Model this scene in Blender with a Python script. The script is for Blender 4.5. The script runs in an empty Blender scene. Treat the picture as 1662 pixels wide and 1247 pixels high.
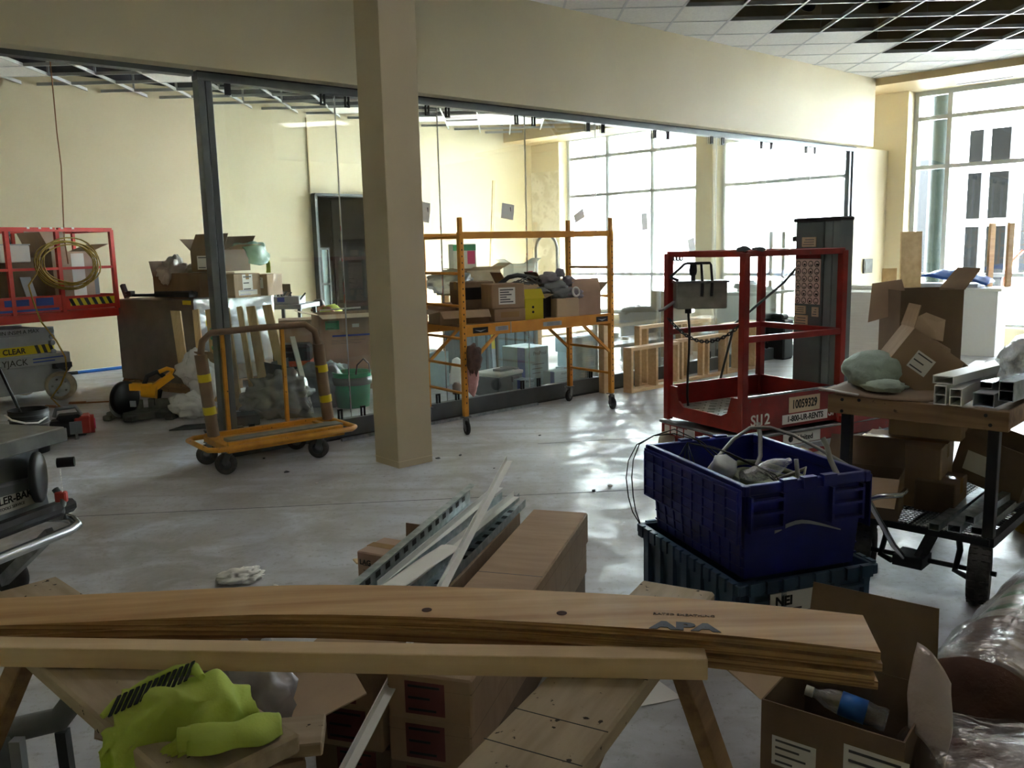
import bpy, bmesh, math, random
from mathutils import Vector, Matrix, noise as mnoise, Euler
C = bpy.context.scene.collection
SC = bpy.context.scene
R = math.radians
rnd = random.Random(7)

# ------------------------------------------------------------------ camera, sky, exposure
cam_d = bpy.data.cameras.new('camera'); cam = bpy.data.objects.new('camera', cam_d); C.objects.link(cam)
cam_d.sensor_width = 36.0; cam_d.sensor_fit = 'HORIZONTAL'; cam_d.lens = 30.43
cam_d.clip_start = 0.05; cam_d.clip_end = 300
_p, _r = .155167, .024536
_right = Vector((math.cos(_r), -math.sin(_r) * math.sin(_p), -math.sin(_r) * math.cos(_p)))
_fwd = Vector((0, math.cos(_p), -math.sin(_p)))
_up = -(Vector((-math.sin(_r), -math.cos(_r) * math.sin(_p), -math.cos(_r) * math.cos(_p))))
cam.matrix_world = Matrix(((_right.x, _up.x, -_fwd.x, 0), (_right.y, _up.y, -_fwd.y, 0), (_right.z, _up.z, -_fwd.z, 1.6), (0, 0, 0, 1)))
SC.camera = cam

world = bpy.data.worlds.new('overcast_sky'); SC.world = world; world.use_nodes = True
_bg = world.node_tree.nodes['Background']
_bg.inputs['Color'].default_value = (0.86, 0.93, 1.0, 1); _bg.inputs['Strength'].default_value = 1.0

_sl = bpy.data.lights.new('hazy_sun', 'SUN'); _sl.energy = 2.0; _sl.angle = R(24); _sl.color = (1.0, .97, .92)
_so = bpy.data.objects.new('hazy_sun', _sl); C.objects.link(_so); _so.rotation_euler = Vector((-.80, -.40, -.53)).to_track_quat('-Z', 'Z').to_euler()

SC.view_settings.view_transform = 'Standard'; SC.view_settings.look = 'None'
SC.view_settings.gamma = 1.0; SC.view_settings.use_curve_mapping = False
SC.view_settings.exposure = 7.35
SC.cycles.max_bounces = 10; SC.cycles.diffuse_bounces = 6; SC.cycles.glossy_bounces = 4
SC.cycles.transparent_max_bounces = 24; SC.cycles.transmission_bounces = 8
SC.cycles.caustics_reflective = False; SC.cycles.caustics_refractive = False
SC.cycles.sample_clamp_indirect = 8.0
SC.cycles.use_denoising = True

# ------------------------------------------------------------------ plan of the building
dA = Vector((.7550, .6557, 0)); nA = Vector((.6557, -.7550, 0))        # along the glass partition / towards the viewer
dB = Vector((-.7199, .6941, 0)); nB = Vector((.6941, .7199, 0))        # along the window wall / outwards
dG = Vector((.7009, .7133, 0)); nG = Vector((.7133, -.7009, 0))        # along the back wall / into the room
P0 = Vector((-.75, 8.119, 0)); K = Vector((5.96, 13.945, 0)); G0 = Vector((-6.3, 12.22, 0))
def PA(t, o=0, z=0): return P0 + dA * t + nA * o + Vector((0, 0, z))
def PB(s, o=0, z=0): return K + dB * s + nB * o + Vector((0, 0, z))
def PG(t, o=0, z=0): return G0 + dG * t + nG * o + Vector((0, 0, z))
ANG_A = math.atan2(dA.y, dA.x); ANG_B = math.atan2(dB.y, dB.x); ANG_G = math.atan2(dG.y, dG.x)

def portal(center, out, w, h):
    l = bpy.data.lights.new('window_portal', 'AREA'); l.shape = 'RECTANGLE'; l.size = w; l.size_y = h
    l.cycles.is_portal = True
    o = bpy.data.objects.new('window_portal', l); C.objects.link(o); o.location = center
    o.rotation_euler = (-out).to_track_quat('-Z', 'Z').to_euler()
portal(PB(5.1, .55, 2.05), nB, 3.4, 3.7); portal(PB(1.7, .55, 2.05), nB, 2.8, 3.7); portal(PB(-1.75, .55, 2.05), nB, 2.9, 3.7)

# ------------------------------------------------------------------ helpers
def lin(h):
    h = h.lstrip('#'); r = []
    for i in (0, 2, 4):
        c = int(h[i:i + 2], 16) / 255
        r.append(c / 12.92 if c <= .04045 else ((c + .055) / 1.055) ** 2.4)
    return (r[0], r[1], r[2], 1)

def mat(name, col, rough=.6, metal=0.0, var=None, vscale=4.0, vmin=.35, vmax=.65, stretch=None, bump=0.0, bscale=60.0, spec=.5,
        var2=None, v2scale=30.0, v2min=.55, v2max=.75, alpha=1.0, rvar=0.0):
    m = bpy.data.materials.new(name); m.use_nodes = True
    nt = m.node_tree; N = nt.nodes; Lk = nt.links; b = N['Principled BSDF']
    b.inputs['Roughness'].default_value = rough; b.inputs['Metallic'].default_value = metal
    b.inputs['Specular IOR Level'].default_value = spec
    b.inputs['Base Color'].default_value = lin(col); m.diffuse_color = lin(col)
    tc = N.new('ShaderNodeTexCoord'); src = tc.outputs['Object']
    if stretch:
        mp = N.new('ShaderNodeMapping'); mp.inputs['Scale'].default_value = stretch; Lk.new(src, mp.inputs['Vector']); src = mp.outputs['Vector']
    out = None
    def layer(prev, colour, scale, lo, hi, s):
        n = N.new('ShaderNodeTexNoise'); n.inputs['Scale'].default_value = scale; n.inputs['Detail'].default_value = 5; Lk.new(s, n.inputs['Vector'])
        mr = N.new('ShaderNodeMapRange'); mr.inputs['From Min'].default_value = lo; mr.inputs['From Max'].default_value = hi; Lk.new(n.outputs['Fac'], mr.inputs['Value'])
        mx = N.new('ShaderNodeMix'); mx.data_type = 'RGBA'; Lk.new(mr.outputs['Result'], mx.inputs['Factor'])
        if prev is None: mx.inputs['A'].default_value = lin(col)
        else: Lk.new(prev, mx.inputs['A'])
        mx.inputs['B'].default_value = lin(colour)
        return mx.outputs['Result'], mr
    if var:
        out, mr = layer(None, var, vscale, vmin, vmax, src)
        if rvar:
            rr = N.new('ShaderNodeMapRange'); rr.inputs['To Min'].default_value = rough; rr.inputs['To Max'].default_value = rough + rvar
            Lk.new(mr.outputs['Result'], rr.inputs['Value']); Lk.new(rr.outputs['Result'], b.inputs['Roughness'])
    if var2: out, _ = layer(out, var2, v2scale, v2min, v2max, tc.outputs['Object'])
    if out is not None: Lk.new(out, b.inputs['Base Color'])
    if bump:
        n = N.new('ShaderNodeTexNoise'); n.inputs['Scale'].default_value = bscale; n.inputs['Detail'].default_value = 4; Lk.new(src, n.inputs['Vector'])
        bp = N.new('ShaderNodeBump'); bp.inputs['Strength'].default_value = bump; bp.inputs['Distance'].default_value = .02
        Lk.new(n.outputs['Fac'], bp.inputs['Height']); Lk.new(bp.outputs['Normal'], b.inputs['Normal'])
    return m

def clear_mat(name, tint, refl=.06, rough=.03, cloud=0.0, cloud_col='FFFFFF', bump=0.0, bscale=12.0, fres=.8, veil=0.0):
    """thin glass or film: see-through with a fresnel sheen; cloud = share of white scatter"""
    m = bpy.data.materials.new(name); m.use_nodes = True; nt = m.node_tree; N = nt.nodes; Lk = nt.links
    N.remove(N['Principled BSDF']); out = N['Material Output']
    t = N.new('ShaderNodeBsdfTransparent'); t.inputs['Color'].default_value = lin(tint)
    g = N.new('ShaderNodeBsdfGlossy'); g.inputs['Roughness'].default_value = rough; g.inputs['Color'].default_value = (1, 1, 1, 1)
    lw = N.new('ShaderNodeFresnel'); lw.inputs['IOR'].default_value = 1.4
    mul = N.new('ShaderNodeMath'); mul.operation = 'MULTIPLY_ADD'; mul.inputs[1].default_value = fres; mul.inputs[2].default_value = refl - .03; mul.use_clamp = True
    Lk.new(lw.outputs['Fac'], mul.inputs[0])
    mx = N.new('ShaderNodeMixShader'); Lk.new(mul.outputs[0], mx.inputs['Fac']); Lk.new(t.outputs[0], mx.inputs[1]); Lk.new(g.outputs[0], mx.inputs[2])
    last = mx.outputs[0]
    if bump:
        tc = N.new('ShaderNodeTexCoord'); n = N.new('ShaderNodeTexNoise'); n.inputs['Scale'].default_value = bscale; n.inputs['Detail'].default_value = 5; Lk.new(tc.outputs['Object'], n.inputs['Vector'])
        bp = N.new('ShaderNodeBump'); bp.inputs['Strength'].default_value = bump; bp.inputs['Distance'].default_value = .04
        Lk.new(n.outputs['Fac'], bp.inputs['Height']); Lk.new(bp.outputs['Normal'], g.inputs['Normal']); Lk.new(bp.outputs['Normal'], lw.inputs['Normal'])
    if cloud:
        d = N.new('ShaderNodeBsdfDiffuse'); d.inputs['Color'].default_value = lin(cloud_col)
        m2 = N.new('ShaderNodeMixShader'); m2.inputs['Fac'].default_value = cloud; Lk.new(last, m2.inputs[1]); Lk.new(d.outputs[0], m2.inputs[2]); last = m2.outputs[0]
    if veil:   # bright haze mixed into the pane itself, washing out what lies behind
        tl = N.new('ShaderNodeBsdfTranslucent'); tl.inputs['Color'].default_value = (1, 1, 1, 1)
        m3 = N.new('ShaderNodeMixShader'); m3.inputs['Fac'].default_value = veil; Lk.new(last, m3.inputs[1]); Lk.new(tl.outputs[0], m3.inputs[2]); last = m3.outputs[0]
    Lk.new(last, out.inputs['Surface'])
    return m

class MB:
    def __init__(s): s.v = []; s.f = []; s.sm = []
    def add(s, vs, fs, smooth=False):
        o = len(s.v); s.v += [tuple(v) for v in vs]
        for f in fs: s.f.append(tuple(i + o for i in f)); s.sm.append(smooth)
        return s
    def box(s, c, size, rz=0, rx=0, ry=0):
        M = Matrix.Translation(Vector(c)) @ Euler((R(rx), R(ry), R(rz))).to_matrix().to_4x4()
        a, b, d = (x / 2 for x in size)
        vs = [M @ Vector((x, y, z)) for x in (-a, a) for y in (-b, b) for z in (-d, d)]
        return s.add(vs, [(0, 1, 3, 2), (4, 6, 7, 5), (0, 4, 5, 1), (2, 3, 7, 6), (0, 2, 6, 4), (1, 5, 7, 3)])
    def bx(s, x0, x1, y0, y1, z0, z1): return s.box(((x0 + x1) / 2, (y0 + y1) / 2, (z0 + z1) / 2), (x1 - x0, y1 - y0, z1 - z0))
    def bar(s, p0, p1, w, h=None, up=(0, 0, 1), roll=0):
        h = h or w; p0 = Vector(p0); p1 = Vector(p1); d = (p1 - p0).normalized(); u = Vector(up)
        if abs(d.dot(u)) > .98: u = Vector((0, 1, 0))
        sd = d.cross(u).normalized(); u = sd.cross(d)
        if roll: q = Matrix.Rotation(R(roll), 3, d); sd = q @ sd; u = q @ u
        vs = []
        for p in (p0, p1):
            for a, b in ((-1, -1), (1, -1), (1, 1), (-1, 1)): vs.append(p + sd * (a * w / 2) + u * (b * h / 2))
        return s.add(vs, [(3, 2, 1, 0), (4, 5, 6, 7), (0, 1, 5, 4), (1, 2, 6, 5), (2, 3, 7, 6), (3, 0, 4, 7)])
    def tube(s, pts, r, n=8, closed=False, cap=True):
        pts = [Vector(p) for p in pts]; m = len(pts); vs = []; prev = None
        for i, p in enumerate(pts):
            if closed: d = pts[(i + 1) % m] - pts[i - 1]
            else: d = pts[min(i + 1, m - 1)] - pts[max(i - 1, 0)]
            d.normalize()
            if prev is None:
                u = Vector((0, 0, 1)) if abs(d.z) < .9 else Vector((1, 0, 0)); a = d.cross(u).normalized()
            else: a = (prev - d * prev.dot(d)).normalized()
            prev = a; b = d.cross(a); rr = r[i] if isinstance(r, (list, tuple)) else r
            for k in range(n): t = 2 * math.pi * k / n; vs.append(p + a * (math.cos(t) * rr) + b * (math.sin(t) * rr))
        fs = []
        for i in range(m if closed else m - 1):
            j = (i + 1) % m
            for k in range(n): fs.append((i * n + k, i * n + (k + 1) % n, j * n + (k + 1) % n, j * n + k))
        s.add(vs, fs, True)
        if cap and not closed:
            s.add(vs[:n], [tuple(range(n))[::-1]]); s.add(vs[-n:], [tuple(range(n))])
        return s
    def cyl(s, p0, p1, r, n=16, r1=None):
        p0 = Vector(p0); p1 = Vector(p1); return s.tube([p0, p1], [r, r if r1 is None else r1], n)
    def lathe(s, prof, base=(0, 0, 0), axis=(0, 0, 1), n=24):
        base = Vector(base); q = Vector((0, 0, 1)).rotation_difference(Vector(axis)); vs = []
        for r, z in prof:
            for k in range(n): t = 2 * math.pi * k / n; vs.append(base + q @ Vector((r * math.cos(t), r * math.sin(t), z)))
        fs = []
        for i in range(len(prof) - 1):
            for k in range(n): fs.append((i * n + k, i * n + (k + 1) % n, (i + 1) * n + (k + 1) % n, (i + 1) * n + k))
        return s.add(vs, fs, True)
    def prism(s, poly, z0, z1, M=None):
        n = len(poly); vs = [Vector((x, y, z)) for z in (z0, z1) for x, y in poly]
        if M is not None: vs = [M @ v for v in vs]
        fs = [tuple(range(n))[::-1], tuple(range(n, 2 * n))] + [(i, (i + 1) % n, n + (i + 1) % n, n + i) for i in range(n)]
        return s.add(vs, fs)
    def slab(s, pts, th):
        """flat polygon of world points given thickness th along its normal"""
        pts = [Vector(p) for p in pts]; nn = (pts[1] - pts[0]).cross(pts[2] - pts[0]).normalized() * th; n = len(pts)
        vs = pts + [p + nn for p in pts]
        return s.add(vs, [tuple(range(n))[::-1], tuple(range(n, 2 * n))] + [(i, (i + 1) % n, n + (i + 1) % n, n + i) for i in range(n)])
    def sheet(s, ctrl, sub=6, amp=0.0, fs_=4.0, th=.003, seed=0, ridge=0.0, rf=5.0):
        """smooth skin through a grid of control points, with folds"""
        nu, nv = len(ctrl), len(ctrl[0])
        def cr(p, t):
            n = len(p); i = min(int(t), n - 2); f = t - i
            a = p[max(i - 1, 0)]; b = p[i]; c = p[i + 1]; d = p[min(i + 2, n - 1)]
            return .5 * ((2 * b) + (c - a) * f + (2 * a - 5 * b + 4 * c - d) * f * f + (3 * b - a - 3 * c + d) * f ** 3)
        P = [[Vector(q) for q in row] for row in ctrl]; U, V = (nu - 1) * sub + 1, (nv - 1) * sub + 1
        g = []
        for i in range(U):
            row = [cr([P[a][b] for a in range(nu)], i / sub) for b in range(nv)]
            g.append([cr(row, j / sub) for j in range(V)])
        top = []; 
        for i in range(U):
            for j in range(V):
                a = g[min(i + 1, U - 1)][j] - g[max(i - 1, 0)][j]; b = g[i][min(j + 1, V - 1)] - g[i][max(j - 1, 0)]
                n = a.cross(b); n = n.normalized() if n.length > 1e-9 else Vector((0, 0, 1))
                q = g[i][j] * fs_ + Vector((seed * 3.1, seed * 1.7, 0))
                dsp = amp * (mnoise.noise(q) + .5 * mnoise.noise(q * 2.3)) if amp else 0.0
                if ridge:
                    jj = j / V * rf + .6 * mnoise.noise(Vector((i / U * 3, j / V * 2, seed)))
                    dsp += ridge * (.5 - abs(mnoise.noise(Vector((jj * 2.2, i / U * 1.3, seed + .5)))) * 2.2)
                top.append(g[i][j] + n * dsp)
        def idx(i, j): return i * V + j
        bot = []
        for i in range(U):
            for j in range(V):
                a = top[idx(min(i + 1, U - 1), j)] - top[idx(max(i - 1, 0), j)]; b = top[idx(i, min(j + 1, V - 1))] - top[idx(i, max(j - 1, 0))]
                n = a.cross(b); n = n.normalized() if n.length > 1e-9 else Vector((0, 0, 1)); bot.append(top[idx(i, j)] - n * th)
        f = []; T = U * V
        for i in range(U - 1):
            for j in range(V - 1):
                q = (idx(i, j), idx(i + 1, j), idx(i + 1, j + 1), idx(i, j + 1)); f.append(q); f.append(tuple(x + T for x in q)[::-1])
        ed = [idx(i, 0) for i in range(U)] + [idx(U - 1, j) for j in range(1, V)] + [idx(i, V - 1) for i in range(U - 2, -1, -1)] + [idx(0, j) for j in range(V - 2, 0, -1)]
        for k in range(len(ed)): a, b = ed[k], ed[(k + 1) % len(ed)]; f.append((b, a, a + T, b + T))
        return s.add(top + bot, f, True)
    def blob(s, c, size, amp=.25, fs_=3.0, seed=0, sub=4, flat=None):
        bm = bmesh.new(); bmesh.ops.create_icosphere(bm, subdivisions=sub, radius=1)
        c = Vector(c); vs = []
        for v in bm.verts:
            q = v.co * fs_ + Vector((seed * 5.3, seed * 2.9, seed))
            k = 1 + amp * (mnoise.noise(q) + .6 * mnoise.noise(q * 2.1) + .35 * abs(mnoise.noise(q * 4.7)))
            p = Vector((v.co.x * size[0], v.co.y * size[1], v.co.z * size[2])) * k + c
            if flat is not None and p.z < flat: p.z = flat
            vs.append(p)
        fs = [tuple(v.index for v in f.verts) for f in bm.faces]; bm.free()
        return s.add(vs, fs, True)
    def build(s, name, m, parent=None, bevel=0.0, seg=1):
        me = bpy.data.meshes.new(name); me.from_pydata(s.v, [], s.f); me.polygons.foreach_set('use_smooth', s.sm)
        me.materials.append(m)
        if bevel:
            bm = bmesh.new(); bm.from_mesh(me)
            es = [e for e in bm.edges if len(e.link_faces) == 2 and e.calc_face_angle(0) > .6]
            bmesh.ops.bevel(bm, geom=es, offset=bevel, segments=seg, affect='EDGES', profile=.6, clamp_overlap=True)
            bm.to_mesh(me); bm.free()
        me.update()
        o = bpy.data.objects.new(name, me); C.objects.link(o)
        if parent is not None: o.parent = parent
        return o

def thing(name, label, cat, loc=(0, 0, 0), rz=0, group=None, rx=0, ry=0):
    o = bpy.data.objects.new(name, None); C.objects.link(o); o.location = loc; o.rotation_euler = (R(rx), R(ry), R(rz))
    o.empty_display_size = .1; o['label'] = label; o['category'] = cat
    if group: o['group'] = group
    return o
def tag(o, label, cat, group=None):
    o['label'] = label; o['category'] = cat
    if group: o['group'] = group
    return o
def solo(name, mb, m, label, cat, loc=(0, 0, 0), rz=0, group=None, bevel=0, rx=0, ry=0):
    o = mb.build(name, m, None, bevel); o.location = loc; o.rotation_euler = (R(rx), R(ry), R(rz)); return tag(o, label, cat, group)
def struct(name, mb, m, bevel=0):
    o = mb.build(name, m, None, bevel); o['kind'] = 'structure'; return o
def copy_tree(o, parent=None):
    c = o.copy(); C.objects.link(c); c.parent = parent
    for ch in list(o.children): copy_tree(ch, c)
    return c
FACE = {'front': (90, 0, 0), 'right': (90, 0, 90), 'back': (90, 0, 180), 'left': (90, 0, -90), 'top': (0, 0, 0)}
def text(parent, s, size, loc, face, m, name='lettering', rot=None, sx=1.0, bold=0.0, align='CENTER'):
    cu = bpy.data.curves.new(name, 'FONT'); cu.body = s; cu.size = size; cu.align_x = align; cu.align_y = 'CENTER'; cu.extrude = .0006; cu.offset = bold
    cu.resolution_u = 3; cu.materials.append(m)
    o = bpy.data.objects.new(name, cu); C.objects.link(o)
    me = bpy.data.meshes.new_from_object(o); bpy.data.objects.remove(o); bpy.data.curves.remove(cu)
    o = bpy.data.objects.new(name, me); C.objects.link(o); o.parent = parent; o.location = loc
    o.rotation_euler = tuple(R(a) for a in (rot or FACE[face])); o.scale = (sx, 1, 1)
    return o

# ------------------------------------------------------------------ materials
M = {}
M['wall'] = mat('cream_wall_paint', 'D4C7A6', .62, var='CFC2A1', vscale=1.2, bump=.03, bscale=220)
M['wall_deep'] = mat('tan_column_paint', 'C0B296', .6, var='BAAC90', vscale=1.5, bump=.03, bscale=220)
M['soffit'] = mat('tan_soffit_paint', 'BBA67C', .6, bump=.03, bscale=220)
M['white'] = mat('white_paint', 'E4E4E0', .55)
M['panelwhite'] = mat('white_foam_panel', 'F6F5F0', .6, var='EEECE6', vscale=3, stretch=(1, 1, 30))
M['tile'] = mat('ceiling_tile', 'DCDAD4', .85, var='D2D0CA', vscale=40, bump=.15, bscale=300)
M['tbar'] = mat('white_steel_grid', 'B9BAB9', .4, .2)
M['galv'] = mat('galvanised_steel', 'B9C0C2', .32, .9, var='98A2A6', vscale=25, rvar=.15)
M['duct'] = mat('dull_duct_steel', '8A8F92', .45, .7)
M['deck'] = mat('dark_roof_deck', '2E2E31', .8)
M['frame'] = mat('grey_anodised_frame', '6D7274', .42, .35, var='666B6D', vscale=8)
M['framelight'] = mat('light_grey_window_frame', 'B4B9BB', .45)
M['black'] = mat('black_plastic', '17181A', .5)
M['rubber'] = mat('dark_rubber', '26262A', .75, var='3A3835', vscale=12, bump=.1)
M['dustrub'] = mat('dusty_grey_tyre', '55524D', .85, var='3B3936', vscale=14, bump=.2, bscale=90)
M['beigetyre'] = mat('beige_tyre', 'B9AF9C', .75, var='9A907E', vscale=10)
M['steel'] = mat('bright_steel', 'C8CCD0', .25, .95)
M['dullsteel'] = mat('dull_steel', '8C8E90', .42, .8, var='6F7173', vscale=14)
M['red'] = mat('worn_red_paint', '94201A', .45, var='781915', vscale=7, var2='6B4A40', v2scale=34, v2min=.66, v2max=.74)
M['redL'] = mat('bright_red_paint', 'CE3526', .42, var='BC2C20', vscale=7)
M['yellow'] = mat('worn_yellow_paint', 'D89A34', .45, var='C4862A', vscale=9, var2='4A3A24', v2scale=42, v2min=.66, v2max=.72)
M['orange'] = mat('scaffold_orange_paint', 'DF9A38', .42, var='CF882E', vscale=6, var2='5A3A1E', v2scale=50, v2min=.68, v2max=.74)
M['sawyellow'] = mat('tool_yellow', 'E8A51A', .4)
M['grey'] = mat('dark_grey_paint', '4A4F50', .5, var='424748', vscale=5, var2='6A6A66', v2scale=20, v2min=.68, v2max=.8)
M['ltgrey'] = mat('light_grey_paint', 'A9AEB6', .5, var='9DA2AA', vscale=6)
M['midgrey'] = mat('mid_grey_paint', '7D8284', .5, var='73787A', vscale=6)
M['sawgrey'] = mat('dusty_grey_casting', '6A6B66', .7, var='53544F', vscale=9)
M['alu'] = mat('dusty_aluminium', '8E8E86', .55, .4, var='7B7B74', vscale=12)
M['card'] = mat('cardboard', 'AC9176', .85, var='A1866C', vscale=5, stretch=(1, 6, 1), bump=.05, bscale=120)
M['carddk'] = mat('brown_cardboard', '86705B', .85, var='7A6552', vscale=5, bump=.05, bscale=120)
M['cardpk'] = mat('pinkish_cardboard', 'B59A86', .85, var='AA8F7B', vscale=5)
M['cardlt'] = mat('pale_cardboard', 'CBB599', .85, var='C0AA8E', vscale=5)
M['cardin'] = mat('cardboard_inside', 'BFA68A', .88, var='B49B80', vscale=6)
M['tape'] = mat('packing_tape', 'A98A62', .25)
M['yelltape'] = mat('yellow_tape', 'D6C21E', .45)
M['paper'] = mat('white_paper', 'E6E4DF', .7)
M['print'] = mat('grey_print', '55565C', .7)
M['ink'] = mat('black_ink', '141416', .6)
M['blueink'] = mat('blue_print', '3F55B0', .6)
M['pink'] = mat('pink_label', 'E0447E', .7)
M['redlabel'] = mat('dull_red_label', '74403F', .85, var='643636', vscale=9)
M['pine'] = mat('pine_lumber', 'CDA878', .6, var='BC9464', vscale=3.2, stretch=(.5, 9, 9), var2='8E6234', v2scale=5, v2min=.7, v2max=.78, bump=.05, bscale=30)
M['pinelt'] = mat('pale_pine', 'DDC09A', .62, var='D2B288', vscale=3.0, stretch=(.5, 9, 9), bump=.04, bscale=30)
M['pinedk'] = mat('old_dusty_lumber', '9A7A58', .75, var='7D6046', vscale=4, stretch=(.6, 7, 7), var2='4A3826', v2scale=16, v2min=.68, v2max=.72, bump=.08, bscale=30)
M['sawdust'] = mat('worn_sawhorse_plank', 'BBA88E', .8, var='A59277', vscale=5, stretch=(.8, 5, 5), var2='33271D', v2scale=38, v2min=.665, v2max=.69, bump=.08)
M['plyface'] = mat('plywood_face', 'D0A878', .6, var='AE8250', vscale=2.4, stretch=(.55, 8, 8), var2='DEC09A', v2scale=2.2, v2min=.5, v2max=.8, bump=.04, bscale=30)
M['plyedge'] = mat('plywood_edge', 'B08A5C', .75, var='7E5A36', vscale=1.0, vmin=.42, vmax=.58, stretch=(.8, .8, 260), bump=.35, bscale=1)
M['plypale'] = mat('pale_plywood', 'CDB48C', .65, var='BFA47A', vscale=2.5, stretch=(8, 8, .6))
M['ply2'] = mat('plywood_strip_face', 'BDA47E', .65, var='AD936C', vscale=2.5, stretch=(8, 8, .6))
M['osb'] = mat('tan_board', 'CBAE80', .7, var='BA9C6E', vscale=10)
M['blue'] = mat('blue_plastic', '161F7E', .42, var='131B6C', vscale=6, spec=.5)
M['teal'] = mat('slate_blue_plastic', '34506A', .5, var='2E475E', vscale=6)
M['bluetarp'] = mat('blue_tarp', '2457B4', .4, bump=.2, bscale=14)
M['bluepipe'] = mat('blue_pipe', '2E6FC4', .4)
M['hivis'] = mat('lime_yellow_fleece', 'BAC95A', .9, var='ADBD50', vscale=8, bump=.12, bscale=160)
M['hivisdk'] = mat('dark_stripe_print', '2D3330', .8)
M['ylwbox'] = mat('yellow_carton', 'CBBB22', .7)
M['greenpl'] = mat('green_plastic', '2E9A6C', .4)
M['tealbox'] = mat('pale_blue_carton', 'AFC6CC', .75, var='A3BAC0', vscale=6)
M['gangbox'] = mat('slate_panel', '6F8288', .6, var='63767C', vscale=6, stretch=(5, 5, .6))
M['skin'] = mat('skin', '9C6B4E', .6)
M['orangepl'] = mat('orange_plastic', 'D4501E', .45)
M['redpl'] = mat('red_plastic', 'B8372C', .45)
M['greycloth'] = mat('grey_cloth', '8B8790', .9, bump=.15, bscale=120)
M['greyconduit'] = mat('grey_conduit', '8F8F8C', .5, .3)
M['greencable'] = mat('dusty_green_cable', '59604A', .7)
M['ylwcable'] = mat('yellow_cable', 'A88A26', .5, var='8A6E1C', vscale=30)
M['whitecable'] = mat('pale_wire', 'C9BDA0', .5)
M['brownrope'] = mat('brown_wire', '8A5A34', .6)
M['rag'] = mat('pink_rag', 'B98A88', .95, var='A87876', vscale=20, bump=.2, bscale=150)
M['ragdk'] = mat('brown_glove', '5C423A', .95, var='44302A', vscale=20, bump=.2, bscale=150)
M['stripeblk'] = mat('black_stripe', '2A2A2E', .6)
M['cleargreen'] = clear_mat('green_bubble_wrap', 'CFE8DA', .1, .2, .42, 'B6D6C6', .8, 60)
M['film'] = clear_mat('clear_plastic_film', 'F2F2F2', .14, .12, .22, 'C9CCD2', .8, 14)
M['filmgrey'] = clear_mat('dusty_grey_film', 'D8D8D8', .12, .22, .5, '9A9894', .7, 10)
M['wrap'] = clear_mat('stretch_wrap', 'F4F6FA', .16, .16, .30, 'E2E6EC', .5, 9)
M['bottle'] = clear_mat('clear_bottle_plastic', 'F0F4F6', .16, .06, .08, 'FFFFFF', .5, 30)
M['glass'] = clear_mat('clear_glass', 'FAFDFB', .045, .0)
M['hazeglass'] = clear_mat('hazed_partition_glass', 'FAFDFB', .045, .0, veil=.006)  # veil puts the back room's washed-out glare into these panes
M['milky'] = mat('milky_plastic', 'DCDCDE', .25, bump=.3, bscale=20)
M['milkygrey'] = mat('greyish_plastic', 'B4ADA8', .3, bump=.3, bscale=20)
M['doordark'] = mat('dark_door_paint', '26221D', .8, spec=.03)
M['greenstuff'] = mat('shrink_wrapped_fleece', 'A3B5AA', .6, var='B8C8BE', vscale=6, bump=.4, bscale=40)
M['insul'] = mat('pink_brown_batt', '75564C', .85, var='624840', vscale=9, bump=.3, bscale=30)
M['concrete2'] = mat('outside_paving', 'B9B6AE', .9, var='AAA79F', vscale=1.5)
M['facade'] = mat('pale_facade_panel', 'D9DDE0', .6)
M['darkpanel'] = mat('dark_facade_window', '08090B', .5, spec=.1)
M['greenpost'] = mat('grey_green_steel_column', '101A19', .6, spec=.15)
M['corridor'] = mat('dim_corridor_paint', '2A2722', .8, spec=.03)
M['pebble'] = mat('patched_plaster', 'C9BFA2', .9, var='E0D8C2', vscale=3, vmin=.45, vmax=.55, var2='B5A888', v2scale=6)
M['mast'] = mat('mast_grey_paint', '7A8486', .5, var='707A7C', vscale=6)
M['mastfront'] = mat('mast_front_paint', '5A6264', .5, var='525A5C', vscale=6)
M['platepink'] = mat('pinkish_label', 'D8BCB4', .6)
M['foil'] = mat('shiny_film', 'B9AAA4', .3, .45, bump=.4, bscale=25)
M['whitefilm'] = clear_mat('milky_plastic_film', 'F6F6F6', .16, .14, .45, 'DADBE0', .8, 14)
M['filmclear'] = clear_mat('glossy_clear_film', 'F0ECEA', .05, .10, .06, 'D8D4D0', .5, 12, .4)
M['palletwrap'] = mat('dark_wrapped_carton', '75695F', .55, var='6B6057', vscale=7, bump=.08, bscale=30)
def glow(name, col, strength):
    m = bpy.data.materials.new(name); m.use_nodes = True; b = m.node_tree.nodes['Principled BSDF']
    b.inputs['Base Color'].default_value = lin('E8E8E8'); b.inputs['Emission Color'].default_value = lin(col); b.inputs['Emission Strength'].default_value = strength
    return m
M['lampglow'] = glow('lit_lamp_diffuser', 'FFFAF4', .055)

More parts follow.
